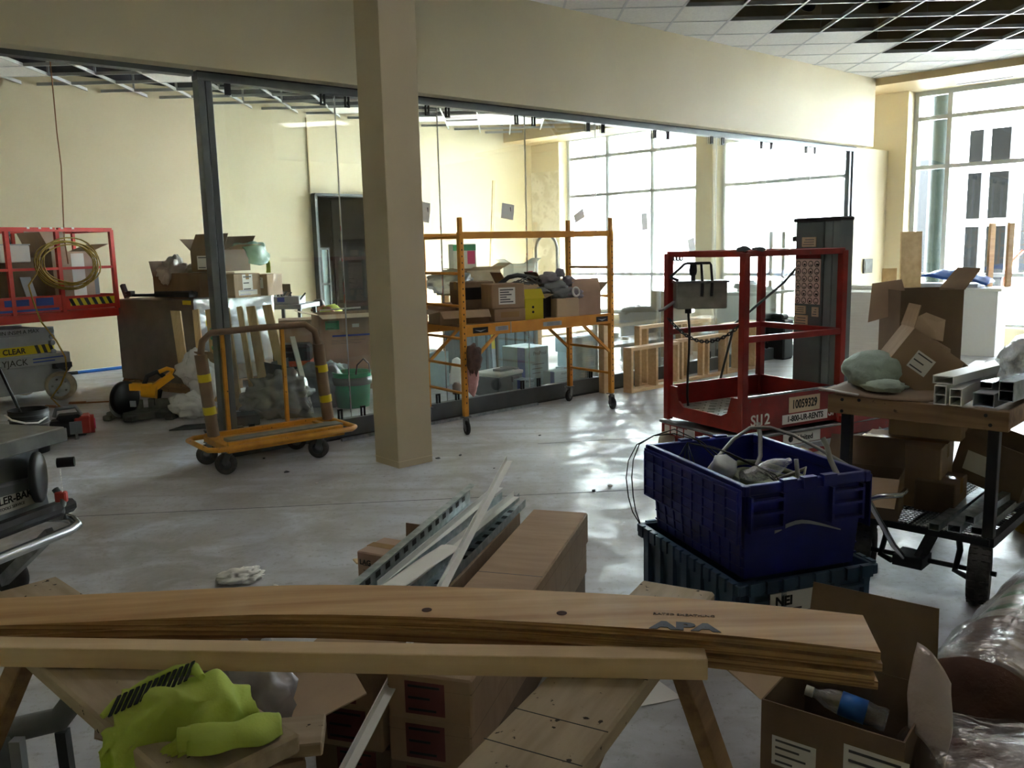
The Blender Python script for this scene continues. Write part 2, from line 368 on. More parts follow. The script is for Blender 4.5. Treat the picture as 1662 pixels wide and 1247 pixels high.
def concrete_floor():
    m = bpy.data.materials.new('dusty_concrete'); m.use_nodes = True; nt = m.node_tree; N = nt.nodes; Lk = nt.links; b = N['Principled BSDF']
    tc = N.new('ShaderNodeTexCoord')
    def noise(scale, detail=6, rough=.6, dist=0):
        n = N.new('ShaderNodeTexNoise'); n.inputs['Scale'].default_value = scale; n.inputs['Detail'].default_value = detail; n.inputs['Roughness'].default_value = rough; n.inputs['Distortion'].default_value = dist
        Lk.new(tc.outputs['Object'], n.inputs['Vector']); return n.outputs['Fac']
    def rng(src, a, b_, c=0, d=1):
        r = N.new('ShaderNodeMapRange'); r.inputs['From Min'].default_value = a; r.inputs['From Max'].default_value = b_; r.inputs['To Min'].default_value = c; r.inputs['To Max'].default_value = d; Lk.new(src, r.inputs['Value']); return r.outputs['Result']
    def mix(f, A, B):
        x = N.new('ShaderNodeMix'); x.data_type = 'RGBA'; Lk.new(f, x.inputs['Factor'])
        for k, v in (('A', A), ('B', B)):
            if isinstance(v, str): x.inputs[k].default_value = lin(v)
            else: Lk.new(v, x.inputs[k])
        return x.outputs['Result']
    big = noise(.55, 5, .55, .4); mid = noise(2.6, 7, .65, .6); fine = noise(22, 6, .7); spk = noise(70, 3)
    c = mix(rng(big, .42, .58), 'C6C8CE', '9C9894')
    c = mix(rng(mid, .42, .68), c, 'D0D2D8')
    strk = N.new('ShaderNodeMapping'); strk.inputs['Rotation'].default_value = (0, 0, R(22)); strk.inputs['Scale'].default_value = (.35, 2.4, 1); Lk.new(tc.outputs['Object'], strk.inputs['Vector'])
    sn = N.new('ShaderNodeTexNoise'); sn.inputs['Scale'].default_value = 2.2; sn.inputs['Detail'].default_value = 7; Lk.new(strk.outputs['Vector'], sn.inputs['Vector'])
    c = mix(rng(sn.outputs['Fac'], .5, .8), c, '9C9894')
    c = mix(rng(fine, .54, .78), c, '8E8984')
    c = mix(rng(spk, .68, .74), c, '4E4A46')
    Lk.new(c, b.inputs['Base Color'])
    Lk.new(rng(mid, .36, .66, .30, .72), b.inputs['Roughness']); b.inputs['Specular IOR Level'].default_value = .42
    bp = N.new('ShaderNodeBump'); bp.inputs['Strength'].default_value = .10; bp.inputs['Distance'].default_value = .01; Lk.new(fine, bp.inputs['Height']); Lk.new(bp.outputs['Normal'], b.inputs['Normal'])
    return m
M['floor'] = concrete_floor()
# ------------------------------------------------------------------ setting: floor, walls, ceilings, windows
mb = MB(); mb.prism([(-13, -9), (20, -9), (20, 22), (-13, 22)], -.15, 0); struct('floor', mb, M['floor'])
for i, (a, b) in enumerate((((.2, 7.0), (9.5, 8.2)), ((-6, 5.0), (5, 5.9)), ((1.1, 4.6), (2.2, 8.6)))):   # saw-cut joints in the slab
    mb = MB(); mb.bar((a[0], a[1], .0005), (b[0], b[1], .0005), .006, .0012); struct('trim_%d' % (i + 1), mb, M['print'])

def wall_run(name, pos, d, nrm, s0, s1, z0, z1, o0, o1, openings, m):
    """wall along s with rectangular openings (a, b, za, zb)"""
    mb = MB(); cuts = sorted(openings); cur = s0
    ang = math.degrees(math.atan2(d.y, d.x))
    def piece(a, b, za, zb):
        if b - a < 1e-4 or zb - za < 1e-4: return
        c = pos((a + b) / 2, (o0 + o1) / 2, (za + zb) / 2); mb.box(c, (b - a, abs(o1 - o0), zb - za), ang)
    for a, b, za, zb in cuts:
        piece(cur, a, z0, z1); piece(a, b, z0, za); piece(a, b, zb, z1); cur = b
    piece(cur, s1, z0, z1)
    return struct(name, mb, m)

TOP = 5.3
# bulkhead over the glass partition, runs on to the left over the open bay
wall_run('wall_bulkhead', PA, dA, nA, -10, 8.05, 2.965, TOP, -.13, .20, [], M['wall'])
wall_run('wall_partition_end', PA, dA, nA, 7.84, 8.886, 0, 2.97, -.10, .03, [], M['wall'])
wall_run('wall_window', PB, dB, nB, -14, 7.7, 0, TOP, 0, .42, [(-3.2, -.30, .22, 3.835), (.35, 3.05, .22, 3.87), (3.45, 6.76, .22, 3.87)], M['wall'])
wall_run('wall_back', PG, dG, nG, -6, 9.9, 0, 4.12, -.2, 0, [(4.22, 5.95, 0, 2.59)], M['wall'])
wall_run('wall_back_upper', PG, dG, nG, -6, 9.9, 4.12, TOP, -.2, 0, [], M['deck'])
# closing walls behind and left of the viewer
e1 = PB(-14); 
def seg_wall(name, a, b, m):
    a = Vector(a); b = Vector(b); mb = MB(); d = b - a
    mb.bar((a.x, a.y, TOP / 2), (b.x, b.y, TOP / 2), .2, TOP); return struct(name, mb, m)
seg_wall('wall_behind', (e1.x, e1.y, 0), (3.0, -7.3, 0), M['wall'])
seg_wall('wall_left', (3.0, -7.3, 0), (-8.3, 1.56, 0), M['wall'])
seg_wall('wall_left_far', (-8.3, 1.56, 0), (-10.5, 7.94, 0), M['wall'])
# ceiling beams along the window wall
mb = MB(); mb.box(PB(-5.0, -.425, (3.835 + TOP) / 2), (10.0 + 0.6, .85, TOP - 3.835), math.degrees(ANG_B)); struct('trim_4', mb, M['soffit'])
mb = MB(); mb.box(PB(4.1, -.42, (3.78 + TOP) / 2), (7.2, .84, TOP - 3.78), math.degrees(ANG_B)); struct('trim_5', mb, M['soffit'])
# column
mb = MB(); mb.box((-.845, 6.5, 2.0), (.31, .32, 4.02), 41); struct('column', mb, M['wall_deep'], .004)
mb = MB(); mb.box((-.845, 6.5, .05), (.316, .326, .004), 41); struct('baseboard_column', mb, M['wall'])
# roof deck, joists and ducts above the ceilings
mb = MB(); mb.prism([(-13, -9), (20, -9), (20, 22), (-13, 22)], TOP, TOP + .2); struct('ceiling_deck', mb, M['deck'])
jn = None
for i in range(24):
    x = -8 + i * .75
    mb = MB(); mb.bar((x, 4, 5.05), (x, 20, 5.05), .09, .28)
    o = mb.build('joist', M['deck'], bpy.data.objects['ceiling_deck'])
for (a, b, r) in (((1, 9.6, 4.75), (12, 9.0, 4.75), .2), ((2.4, 7.5, 4.7), (4.2, 12.6, 4.7), .12), ((-7, 11.2, 4.7), (-1, 13.6, 4.7), .2), ((3.2, 8, 4.85), (8.8, 12.2, 4.85), .05)):
    mb = MB(); mb.cyl(a, b, r, 14); mb.build('duct', M['duct'], bpy.data.objects['ceiling_deck'])

# main ceiling: grid of 0.62 m cells, lay-in tiles near the walls, open towards the right
PIT = .60; TAN = -.0111
def gp(i, j, z): return Vector((2.374 + i * PIT + TAN * (j * PIT), 11.48 + j * PIT, z))
def clip(poly, p, n):
    out = []
    for k in range(len(poly)):
        a, b = poly[k], poly[(k + 1) % len(poly)]; da = (a - p).dot(n); db = (b - p).dot(n)
        if da >= 0: out.append(a)
        if da * db < 0: out.append(a + (b - a) * (da / (da - db)))
    return out
ceil = struct('ceiling', MB().prism([(-8.5, 1.4), (3, -7.5), (16.4, 4.2), (11.6, 8.4), (1.3, 8.4), (-1.2, 6.9), (-1.2, 7.5)][:6], 3.925, 3.955), M['tile'])
first_open = {-1: (4, 5), -2: (3, 12), -3: (1, 12), -4: (0, 12), -5: (-1, 12), -6: (-1, 12)}
zc = 3.935; bulk = PA(0, .20); beamp = PB(0, -.85)
for j in range(-6, 4):
    for i in range(-8, 12):
        lo, hi = first_open.get(j, (99, 99))
        if lo <= i <= hi: continue
        g = .006
        q = [gp(i, j, 0) + Vector((g, g, 0)), gp(i + 1, j, 0) + Vector((-g, g, 0)), gp(i + 1, j + 1, 0) + Vector((-g, -g, 0)), gp(i, j + 1, 0) + Vector((g, -g, 0))]
        if q[0].y < 7.9: continue
        q = clip(q, bulk, nA)
        if len(q) > 2: q = clip(q, beamp, -nB)
        if len(q) < 3: continue
        mb = MB(); mb.prism([(v.x, v.y) for v in q], zc + .003, zc + .016); mb.build('ceiling_tile', M['tile'], ceil)
def seg_clip(a, b):
    for p, n in ((bulk, nA), (beamp, -nB)):
        da = (a - p).dot(n); db = (b - p).dot(n)
        if da < 0 and db < 0: return None
        if da < 0: a = a + (b - a) * (da / (da - db))
        elif db < 0: b = a + (b - a) * (da / (da - db))
    return a, b
def tee(mb, a, b, z):
    up = Vector((0, 0, z)); mb.bar(a + up, b + up, .024, .003); mb.bar(a + up + Vector((0, 0, .02)), b + up + Vector((0, 0, .02)), .004, .04)
for i in range(-8, 13):
    s = seg_clip(gp(i, -6, 0), gp(i, 4, 0))
    if s: mb = MB(); tee(mb, s[0], s[1], zc); mb.build('grid_bar', M['tbar'], ceil)
for j in range(-6, 4):
    s = seg_clip(gp(-8, j, 0), gp(12, j, 0))
    if s: mb = MB(); tee(mb, s[0], s[1], zc); mb.build('grid_bar', M['tbar'], ceil)
for i in range(0, 12, 2):
    for j in range(-6, 0, 2):
        mb = MB(); p = gp(i, j, zc); mb.cyl(p, p + Vector((.02, .03, 1.1)), .002, 5); mb.build('hanger_wire', M['tbar'], ceil)

# ceiling of the room behind the glass: bare grid with a few tiles
zl = 3.93
ceil2 = struct('ceiling_back_room', MB().prism([(-10.3, 7.6), (-8.4, 2.0), (-6.0, 3.6), (-5.6, 5.0), (-8.0, 9.6)], zl, zl + .02), M['tile'])
def lp(i, j): return Vector((-5.84 + i * .6 + TAN * (j * .6), 11.0 + j * .6, 0))
bk = PA(0, -.13); gw = PG(0, 0); bm2 = PB(0, -.84)
def seg_clip2(a, b):
    for p, n in ((bk, -nA), (gw, nG), (bm2, -nB)):
        da = (a - p).dot(n); db = (b - p).dot(n)
        if da < 0 and db < 0: return None
        if da < 0: a = a + (b - a) * (da / (da - db))
        elif db < 0: b = a + (b - a) * (da / (da - db))
    return a, b
for i in range(-4, 20):
    s = seg_clip2(lp(i, -8), lp(i, 14))
    if s and (s[1] - s[0]).length > .2: mb = MB(); tee(mb, s[0], s[1], zl); mb.build('grid_bar', M['tbar'], ceil2)
for j in range(-8, 14):
    s = seg_clip2(lp(-4, j), lp(20, j))
    if s and (s[1] - s[0]).length > .2: mb = MB(); tee(mb, s[0], s[1], zl); mb.build('grid_bar', M['tbar'], ceil2)
for i in range(-3, 14):
    for j in range(-3, 12, 2):
        p = lp(i, j); 
        if (p - bk).dot(-nA) > .1 and (p - gw).dot(nG) > .1 and (p - bm2).dot(-nB) > .1:
            mb = MB(); mb.bx(p.x - .015, p.x + .015, p.y - .004, p.y + .004, zl, zl + .34 + .1 * ((i * 7 + j) % 3)); mb.build('hanger_strap', M['tbar'], ceil2)
for (i, j) in ((-1, 0), (-2, 0), (-1, -1), (2, 1), (5, 6), (6, 6), (9, 8), (9, 9), (8, 9), (7, 8), (10, 9), (10, 8)):
    q = [lp(i, j), lp(i + 1, j), lp(i + 1, j + 1), lp(i, j + 1)]
    for p, n in ((gw, nG), (bk, -nA), (bm2, -nB)):
        if len(q) > 2: q = clip(q, p, n)
    if len(q) > 2: mb = MB(); mb.prism([(v.x, v.y) for v in q], zl + .003, zl + .016); mb.build('ceiling_tile', M['tile'], ceil2)

# lay-in lamps burning in the closed part of the main ceiling
for k, (x, y, w_) in enumerate(((.1, 4.3, 'leftmost'), (6.9, 4.3, 'rightmost'), (3.8, 7.2, 'nearest to the glass'), (6.9, 7.2, 'nearest to the window'))):
    lt = thing('ceiling_light', 'lit lay-in ceiling lamp, ' + w_ + ' one of the main ceiling', 'lamp', (x, y, 3.925), 0)
    MB().bx(-.31, .31, -.62, -.59, -.012, 0).bx(-.31, .31, .59, .62, -.012, 0).bx(-.31, -.28, -.59, .59, -.012, 0).bx(.28, .31, -.59, .59, -.012, 0).build('lamp_frame', M['tbar'], lt)
    MB().bx(-.28, .28, -.59, .59, -.008, -.002).build('diffuser', M['lampglow'], lt)

# glass partition: head track, sill rail, posts, panes and patch clips
win = struct('window_1', MB().box(PA(2.87, 0, 2.935), (9.9, .10, .07), math.degrees(ANG_A)), M['frame'], .004)
def wpart(name, mb, m, bevel=0): return mb.build(name, m, win, bevel)
wpart('head_track', MB().box(PA(-6, 0, 2.95), (7.8, .09, .04), math.degrees(ANG_A)), M['frame'])
wpart('track_lip', MB().box(PA(2.87, .056, 2.962), (9.9, .012, .014), math.degrees(ANG_A)), M['black'])
wpart('sill_rail', MB().box(PA(2.87, 0, .08), (9.85, .07, .16), math.degrees(ANG_A)), M['frame'], .004)
wpart('post', MB().box(PA(-2.05, 0, 1.45), (.055, .10, 2.9), math.degrees(ANG_A)).box(PA(-1.985, 0, 1.45), (.05, .07, 2.9), math.degrees(ANG_A)), M['frame'], .003)
wpart('post', MB().box(PA(7.79, 0, 1.45), (.07, .10, 2.9), math.degrees(ANG_A)).box(PA(7.70, 0, 1.45), (.05, .07, 2.9), math.degrees(ANG_A)), M['frame'], .003)
joints = [-1.96, -.90, .16, 1.24, 2.26, 3.36, 4.44, 5.52, 6.62, 7.68]
for a, b in zip(joints, joints[1:]):
    wpart('pane', MB().box(PA((a + b) / 2, 0, 1.53), (b - a - .008, .012, 2.74), math.degrees(ANG_A)), M['hazeglass'])
for jt in joints[1:-1]:
    wpart('pane_edge', MB().box(PA(jt, .002, 1.53), (.006, .012, 2.74), math.degrees(ANG_A)), M['tbar'])
    for sgn in (-.115, .115):
        for z, dz in ((2.86, -1), (.20, 1)):
            mb = MB()
            for q in (-.016, .016): mb.box(PA(jt + sgn + q, .012, z), (.012, .018, .09), math.degrees(ANG_A))
            mb.box(PA(jt + sgn, .012, z + dz * .042), (.044, .018, .014), math.degrees(ANG_A)); wpart('clip', mb, M['black'])
for t_, z in ((-1.83, 2.86), (-1.83, .2)):
    wpart('clip', MB().box(PA(t_, .012, z), (.045, .018, .09), math.degrees(ANG_A)), M['black'])
for k in range(6): wpart('screw', MB().cyl(PA(-1.3 + k * 1.7, .05, 2.975), PA(-1.3 + k * 1.7, .056, 2.975), .012, 8), M['steel'])
# light metal strip lying along the sill
struct('trim_6', MB().box(PA(.05, .16, .012), (2.3, .03, .024), math.degrees(ANG_A)), M['galv'])
struct('trim_7', MB().box(PA(.75, .06, .004), (4.2, .05, .008), math.degrees(ANG_A)), M['black'])

# window walls
def storefront(name, s0, s1, z0, z1, mull, rails, m):
    ang = math.degrees(ANG_B); o = .33
    w = struct(name, MB().box(PB((s0 + s1) / 2, o, z1 - .035), (s1 - s0, .12, .07), ang), m)
    MB().box(PB((s0 + s1) / 2, o, z0 + .04), (s1 - s0, .12, .08), ang).build('sill', m, w)
    for s in [s0 + .035, s1 - .035] + mull: MB().box(PB(s, o, (z0 + z1) / 2), (.065, .13, z1 - z0), ang).build('mullion', m, w)
    xs = [s0] + sorted(mull) + [s1]; zs = [z0] + rails + [z1]
    for a, b in zip(xs, xs[1:]):
        for z in rails: MB().box(PB((a + b) / 2, o, z), (b - a, .11, .06), ang).build('rail', m, w)
        for c, d in zip(zs, zs[1:]): MB().box(PB((a + b) / 2, o, (c + d) / 2), (b - a - .06, .012, d - c - .05), ang).build('pane', M['glass'], w)
    return w
storefront('window_2', -3.2, -.30, .22, 3.835, [-.82, -2.05], [1.03, 2.69, 3.43], M['framelight'])
storefront('window_3', .35, 3.05, .22, 3.87, [1.45], [1.03, 2.66, 3.43], M['framelight'])
storefront('window_4', 3.45, 6.76, .22, 3.87, [4.6, 5.7], [1.03, 2.66, 3.43], M['framelight'])
struct('trim_8', MB().box(PB(-2.6, .18, .24), (4.6, .36, .05), math.degrees(ANG_B)), M['wall'])
# patched bare plaster left on the pier by the corner
struct('trim_9', MB().box(PB(7.2, -.006, 1.6), (.85, .012, 3.2), math.degrees(ANG_B)), M['pebble'])
# soffit grille
struct('trim_10', MB().box(PB(-1.35, .02, 3.83), (.75, .06, .008), math.degrees(ANG_B)), M['ltgrey'])

# doorway in the back wall with a dim corridor beyond
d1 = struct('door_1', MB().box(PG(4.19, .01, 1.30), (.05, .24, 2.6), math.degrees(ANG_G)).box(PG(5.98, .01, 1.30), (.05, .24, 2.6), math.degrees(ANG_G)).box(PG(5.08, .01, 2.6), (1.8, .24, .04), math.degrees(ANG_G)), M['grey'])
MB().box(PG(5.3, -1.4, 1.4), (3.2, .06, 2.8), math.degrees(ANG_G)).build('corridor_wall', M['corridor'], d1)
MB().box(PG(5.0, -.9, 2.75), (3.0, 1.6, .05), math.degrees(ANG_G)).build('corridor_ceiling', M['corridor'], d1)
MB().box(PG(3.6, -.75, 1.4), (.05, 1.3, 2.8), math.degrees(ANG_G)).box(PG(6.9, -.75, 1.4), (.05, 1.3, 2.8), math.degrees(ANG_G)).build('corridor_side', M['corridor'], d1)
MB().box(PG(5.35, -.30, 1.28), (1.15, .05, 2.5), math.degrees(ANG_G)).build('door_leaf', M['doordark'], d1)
mbw = MB()
for x in (4.36, 4.52, 4.68): mbw.box(PG(x, -.32, .95), (.03, .04, 1.5), math.degrees(ANG_G))
for z in (.5, 1.05, 1.68): mbw.box(PG(4.52, -.32, z), (.34, .04, .04), math.degrees(ANG_G))
mbw.build('side_light_frame', M['grey'], d1)
MB().box(PG(4.52, -.35, 1.0), (.3, .012, 1.4), math.degrees(ANG_G)).build('side_light_glass', M['tealbox'], d1)
# wall outside corner beside the doorway
struct('trim_11', MB().box(PG(4.16, .012, 3.25), (.02, .02, 1.25), math.degrees(ANG_G)), M['soffit'])

# outside: paving, neighbouring facade and steel columns
struct('ground_outside', MB().prism([(7.0, 13.5), (30, -8), (60, 20), (30, 60), (-8, 40), (.2, 20.4)], -.2, -.05), M['concrete2'])
fa = struct('facade_outside', MB().box(PB(-2, 16, 3.2), (40, .4, 6.5), math.degrees(ANG_B)), M['facade'])
for s in (-14, -11.2, -9.7, -8.6, -6, -2, 1.5, 5, 9): MB().box(PB(s, 15.75, 2.3), (.75, .1, 3.6), math.degrees(ANG_B)).build('dark_window', M['darkpanel'], fa)
struct('column_outside', MB().cyl(PB(-.36, 1.3, -.05), PB(-.36, 1.3, 6), .14, 20), M['greenpost'])
struct('shade_roof_outside', MB().box(PB(-3.4, 3.4, 5.2), (7.6, 6.0, .2), math.degrees(ANG_B)), M['facade'])  # roof out of view, added to cut sky and sun at the right window
for k, (s_, w_) in enumerate(((.40, .26), (-.06, .36))):
    o = struct('pylon_outside', MB().box(PB(s_, 6, 1.87), (w_, .3, 3.84), math.degrees(ANG_B)), M['darkpanel'])
    for z in (1.9, 3.0): MB().box(PB(s_, 5.83, z), (w_ + .02, .04, .16), math.degrees(ANG_B)).build('band', M['facade'], o)
# ------------------------------------------------------------------ cartons
def carton(label, loc, size, rz=0, m='card', opened=None, stickers=(), tape=True, group=None, name='cardboard_box', rx=0, ry=0, inner='cardin', flap=None, cat='box'):
    """size w (x), d (y), h (z); origin at the middle of the bottom. opened: {side: angle} flaps, 0 = straight up, 90 = level outwards"""
    w, d, h = size; t = thing(name, label, cat, loc, rz, group, rx, ry); mm = M[m]; e = .005
    if opened is None:
        mb = MB(); mb.bx(-w / 2, w / 2, -d / 2, d / 2, 0, h); mb.build('body', mm, t, min(.006, w * .03))
        mb = MB(); k = min(w, d) / 2
        mb.bx(-w / 2 + .004, w / 2 - .004, -.0015, .0015, h - .001, h + .0006); mb.build('flap_seam', M['print'], t)
        if tape: mb = MB(); mb.bx(-w / 2 - .001, w / 2 + .001, -.027, .027, h, h + .001); mb.bx(-w / 2 - .0015, -w / 2, -.027, .027, h - .07, h); mb.bx(w / 2, w / 2 + .0015, -.027, .027, h - .07, h); mb.build('tape', M['tape'], t)
    else:
        mb = MB(); mb.bx(-w / 2, w / 2, -d / 2, d / 2, 0, e); mb.bx(-w / 2, w / 2, -d / 2, -d / 2 + e, e, h); mb.bx(-w / 2, w / 2, d / 2 - e, d / 2, e, h)
        mb.bx(-w / 2, -w / 2 + e, -d / 2 + e, d / 2 - e, e, h); mb.bx(w / 2 - e, w / 2, -d / 2 + e, d / 2 - e, e, h); mb.build('body', mm, t)
        fl = flap or min(w, d) / 2
        for side, a in opened.items():
            a = R(a); o_, up = math.sin(a) * fl, math.cos(a) * fl
            if side == 'front': q = [(-w / 2, -d / 2, h), (w / 2, -d / 2, h), (w / 2 - .01, -d / 2 - o_, h + up), (-w / 2 + .01, -d / 2 - o_, h + up)]
            elif side == 'back': q = [(w / 2, d / 2, h), (-w / 2, d / 2, h), (-w / 2 + .01, d / 2 + o_, h + up), (w / 2 - .01, d / 2 + o_, h + up)]
            elif side == 'left': q = [(-w / 2, d / 2, h), (-w / 2, -d / 2, h), (-w / 2 - o_, -d / 2 + .01, h + up), (-w / 2 - o_, d / 2 - .01, h + up)]
            else: q = [(w / 2, -d / 2, h), (w / 2, d / 2, h), (w / 2 + o_, d / 2 - .01, h + up), (w / 2 + o_, -d / 2 + .01, h + up)]
            MB().slab(q, .004).build('flap', M[inner] if a > R(60) else mm, t)
    for s in stickers: sticker(t, (w, d, h), *s)
    return t

def sticker(t, size, face, u, v, sw, sh, m='paper', lines=4, ink='print', name='label_sticker'):
    """u, v: centre of the sticker on the face as fractions of its width and height"""
    w, d, h = size; e = .0012
    def place(a, b, th0, th1):   # a: horizontal offset interval, b: vertical interval
        (a0, a1), (b0, b1) = a, b
        if face == 'front': return (a0, a1, -d / 2 - th1, -d / 2 - th0, b0, b1)
        if face == 'back': return (-a1, -a0, d / 2 + th0, d / 2 + th1, b0, b1)
        if face == 'right': return (w / 2 + th0, w / 2 + th1, a0, a1, b0, b1)
        if face == 'left': return (-w / 2 - th1, -w / 2 - th0, -a1, -a0, b0, b1)
        return (a0, a1, b0 - d / 2, b1 - d / 2, h + th0, h + th1)
    W = w if face in ('front', 'back', 'top') else d; Hh = d if face == 'top' else h
    cx, cz = (u - .5) * W, v * Hh
    o = MB().bx(*place((cx - sw / 2, cx + sw / 2), (cz - sh / 2, cz + sh / 2), 0, e)).build(name, M[m], t)
    if lines:
        mb = MB()
        for k in range(lines):
            z = cz + sh * (.36 - .72 * k / max(1, lines - 1)); ln = sw * (.8, .55, .7, .4, .62)[k % 5]
            mb.bx(*place((cx - sw * .42, cx - sw * .42 + ln), (z - sh * .035, z + sh * .035), e, e + .0006))
        mb.build('print', M[ink], o)
    return o

# ------------------------------------------------------------------ left: red and grey scissor lift by the back wall
L = thing('scissor_lift', 'red railed scissor lift with grey scissor stack in the back room', 'lift', (-4.80, 10.62, 0), 58)
L_len = 2.35; x0, x1 = -L_len, 0; w_ = .78
mb = MB()
for y in (0, w_): mb.bar((x0, y, .955), (x1, y, .955), .05, .09)
mb.bar((x1 - .02, 0, .955), (x1 - .02, w_, .955), .05, .09); mb.bar((x0, 0, .955), (x0, w_, .955), .05, .09); mb.bx(x0, x1, 0, w_, .995, 1.01); mb.build('platform_frame', M['redL'], L, .004)
mb = MB(); mb.bx(-.66, 0, -.012, .005, 1.02, 1.18); mb.bx(x0, -.70, -.012, .005, 1.02, 1.20); mb.bx(x0, x1, w_ - .01, w_, 1.02, 1.18); mb.bx(x1 - .012, x1, 0, w_, 1.02, 1.18); mb.build('toe_board', M['redL'], L)
st = MB().bx(-.60, -.04, -.016, -.012, 1.065, 1.15).build('warning_strip', M['yelltape'], L)
mb = MB()
for k in range(6):
    a = -.58 + k * .094; mb.slab([(a, -.0165, 1.065), (a + .045, -.0165, 1.065), (a + .005, -.0165, 1.15), (a - .04, -.0165, 1.15)], .001)
mb.build('stripe', M['stripeblk'], st)
MB().bx(x0, -.74, -.016, -.012, 1.035, 1.06).build('blue_decal', M['blueink'], L)
MB().bx(-1.35, -1.08, -.016, -.012, 1.10, 1.17).bx(-1.0, -.8, -.016, -.012, 1.09, 1.18).build('blue_decal', M['blueink'], L)
def rail(mb, a, b, w=.04): mb.bar(a, b, w, w)
for (a, b) in (((x0, 0), (-.70, 0)), ((-.66, 0), (x1, 0)), ((x0, w_), (x1, w_)), ((x1, 0), (x1, w_))):
    mb = MB(); rail(mb, (a[0], a[1], 1.94), (b[0], b[1], 1.94), .045); mb.build('top_rail', M['redL'], L)
    mb = MB(); rail(mb, (a[0], a[1], 1.50), (b[0], b[1], 1.50), .03); mb.build('mid_rail', M['redL'], L)
for (x, y) in ((x1, 0), (-.68, 0), (-1.25, 0), (-1.8, 0), (x0, 0), (x1, w_), (-.75, w_), (-1.5, w_), (x0, w_)):
    mb = MB(); mb.bar((x, y, 1.0), (x, y, 1.94), .045 if y == 0 else .035); mb.build('rail_post', M['redL'], L)
mb = MB()
for k in range(5): mb.bx(-.5 - k * .13, -.47 - k * .13, -.024, .024, 1.945, 1.967)
mb.build('tape_scrap', M['paper'], L)
# folded scissor arms
for k, (za, zb) in enumerate(((.86, .80), (.74, .73), (.65, .66), (.58, .56))):
    for y in (.06, w_ - .06):
        mb = MB(); mb.bar((x0 + .1, y, za - .03), (-.80 - .04 * k, y, zb), .04, .085); mb.build('scissor_arm', M['ltgrey'], L, .003)
    mb = MB(); mb.cyl((-.84, .02, zb), (-.84, w_ - .02, zb), .03, 10); mb.build('pivot_pin', M['dullsteel'], L)
text(L, 'SII NIN INSIM A MAX', .06, (-1.25, .036, .81), 'front', M['ink'])
text(L, 'CLEAR', .085, (-1.28, .034, .60), 'front', M['ink'], bold=.002)
MB().bx(-1.55, -.82, .036, .04, .555, .65).build('yellow_decal', M['yelltape'], L)
mb = MB()
for k in range(3): a = -1.02 + k * .08; mb.slab([(a, .0355, .555), (a + .04, .0355, .555), (a + .01, .0355, .65), (a - .03, .0355, .65)], .001)
mb.build('stripe', M['stripeblk'], L)
mb = MB(); mb.bx(x0, -.70, .05, w_ - .05, .12, .42); mb.bx(x0 - .02, -.66, .0, w_, .42, .54); mb.build('chassis', M['ltgrey'], L, .006)
text(L, 'SKYJACK', .10, (-1.36, -.003, .475), 'front', M['ink'])
MB().bx(-1.1, -.72, -.004, 0, .49, .505).bx(-1.1, -.85, -.004, 0, .455, .47).build('blue_decal', M['blueink'], L)
for (x, y) in ((-.84, -.05), (x0 + .3, 0), (-.84, w_ - .05), (x0 + .3, w_ - .05)):
    ax = Vector((-.75, -.66, 0)) if x == -.84 and y < .2 else Vector((0, -1, 0))
    p = Vector((x, y, .165)); mb = MB(); mb.lathe([(.02, -.05), (.135, -.05), (.165, -.035), (.165, .035), (.135, .05), (.12, .05)], p, ax, 28)
    wh = mb.build('wheel', M['beigetyre'], L)
    MB().lathe([(.12, .05), (.115, .03), (.05, .035), (.045, .055), (0, .055)], p, ax, 24).build('hub', M['ltgrey'], wh)
    mb = MB()
    for k in range(5): a = k * 1.257; q = p + Vector((0, 0, .08 * math.sin(a))) + ax.cross(Vector((0, 0, 1))) * (.08 * math.cos(a)); mb.cyl(q + ax * .03, q + ax * .045, .012, 8)
    mb.build('wheel_nut', M['dullsteel'], wh)
mb = MB(); mb.bx(-.86, -.66, -.02, .12, .36, .42); mb.tube([(-.85, -.02, .40), (-.75, -.06, .33), (-.68, .0, .36)], .015); mb.build('axle_bracket', M['grey'], L)
# control box on the rail
cb = thing('control_box', 'white platform control box with joystick on the red lift rail', 'control box', (-5.60, 9.86, 1.60), 58)
MB().bx(-.17, .17, -.10, .04, -.02, .17).build('case', M['white'], cb, .01)
MB().bx(-.175, .175, -.105, .045, .17, .185).build('lid', M['ltgrey'], cb)
mb = MB(); mb.cyl((0, -.02, .185), (-.02, -.03, .28), .012, 8); mb.cyl((-.02, -.03, .27), (-.025, -.032, .36), .026, 10); mb.build('joystick', M['black'], cb)
mb = MB(); mb.bx(-.16, -.13, .0, .05, -.14, -.02); mb.bx(.12, .15, .0, .05, -.14, -.02); mb.build('bracket', M['black'], cb)
# load on the lift
def onL(x, y, z): 
    a = R(58); return (-4.80 + x * math.cos(a) - y * math.sin(a), 10.62 + x * math.sin(a) + y * math.cos(a), z)
carton('tall pinkish carton open on top standing on the red lift platform', onL(-.42, .40, 1.012), (.50, .5, .68), 58, 'cardpk', {'left': 25, 'back': 10, 'right': 70}, [('front', .62, .60, .16, .5, 'paper', 0)], False)
carton('dark brown carton beside the tall pinkish one on the lift platform', onL(-.95, .45, 1.012), (.42, .5, .62), 58, 'carddk')
mb = MB(); mb.bx(-.045, .045, -.09, .09, 0, .43); 
solo('grey_duct_filter', mb, M['midgrey'], 'narrow grey metal filter panel standing at the lift platform end', 'panel', onL(-.09, .34, 1.012), 58, bevel=.004)
mb = MB(); mb.slab([(-.35, 0, 0), (.35, 0, 0), (.25, .25, .42), (-.35, .25, .42)], .012)
solo('dark_sheet', mb, M['carddk'], 'dark brown sheet leaning inside the lift guard rail', 'sheet', onL(-1.55, .35, 1.012), 58)
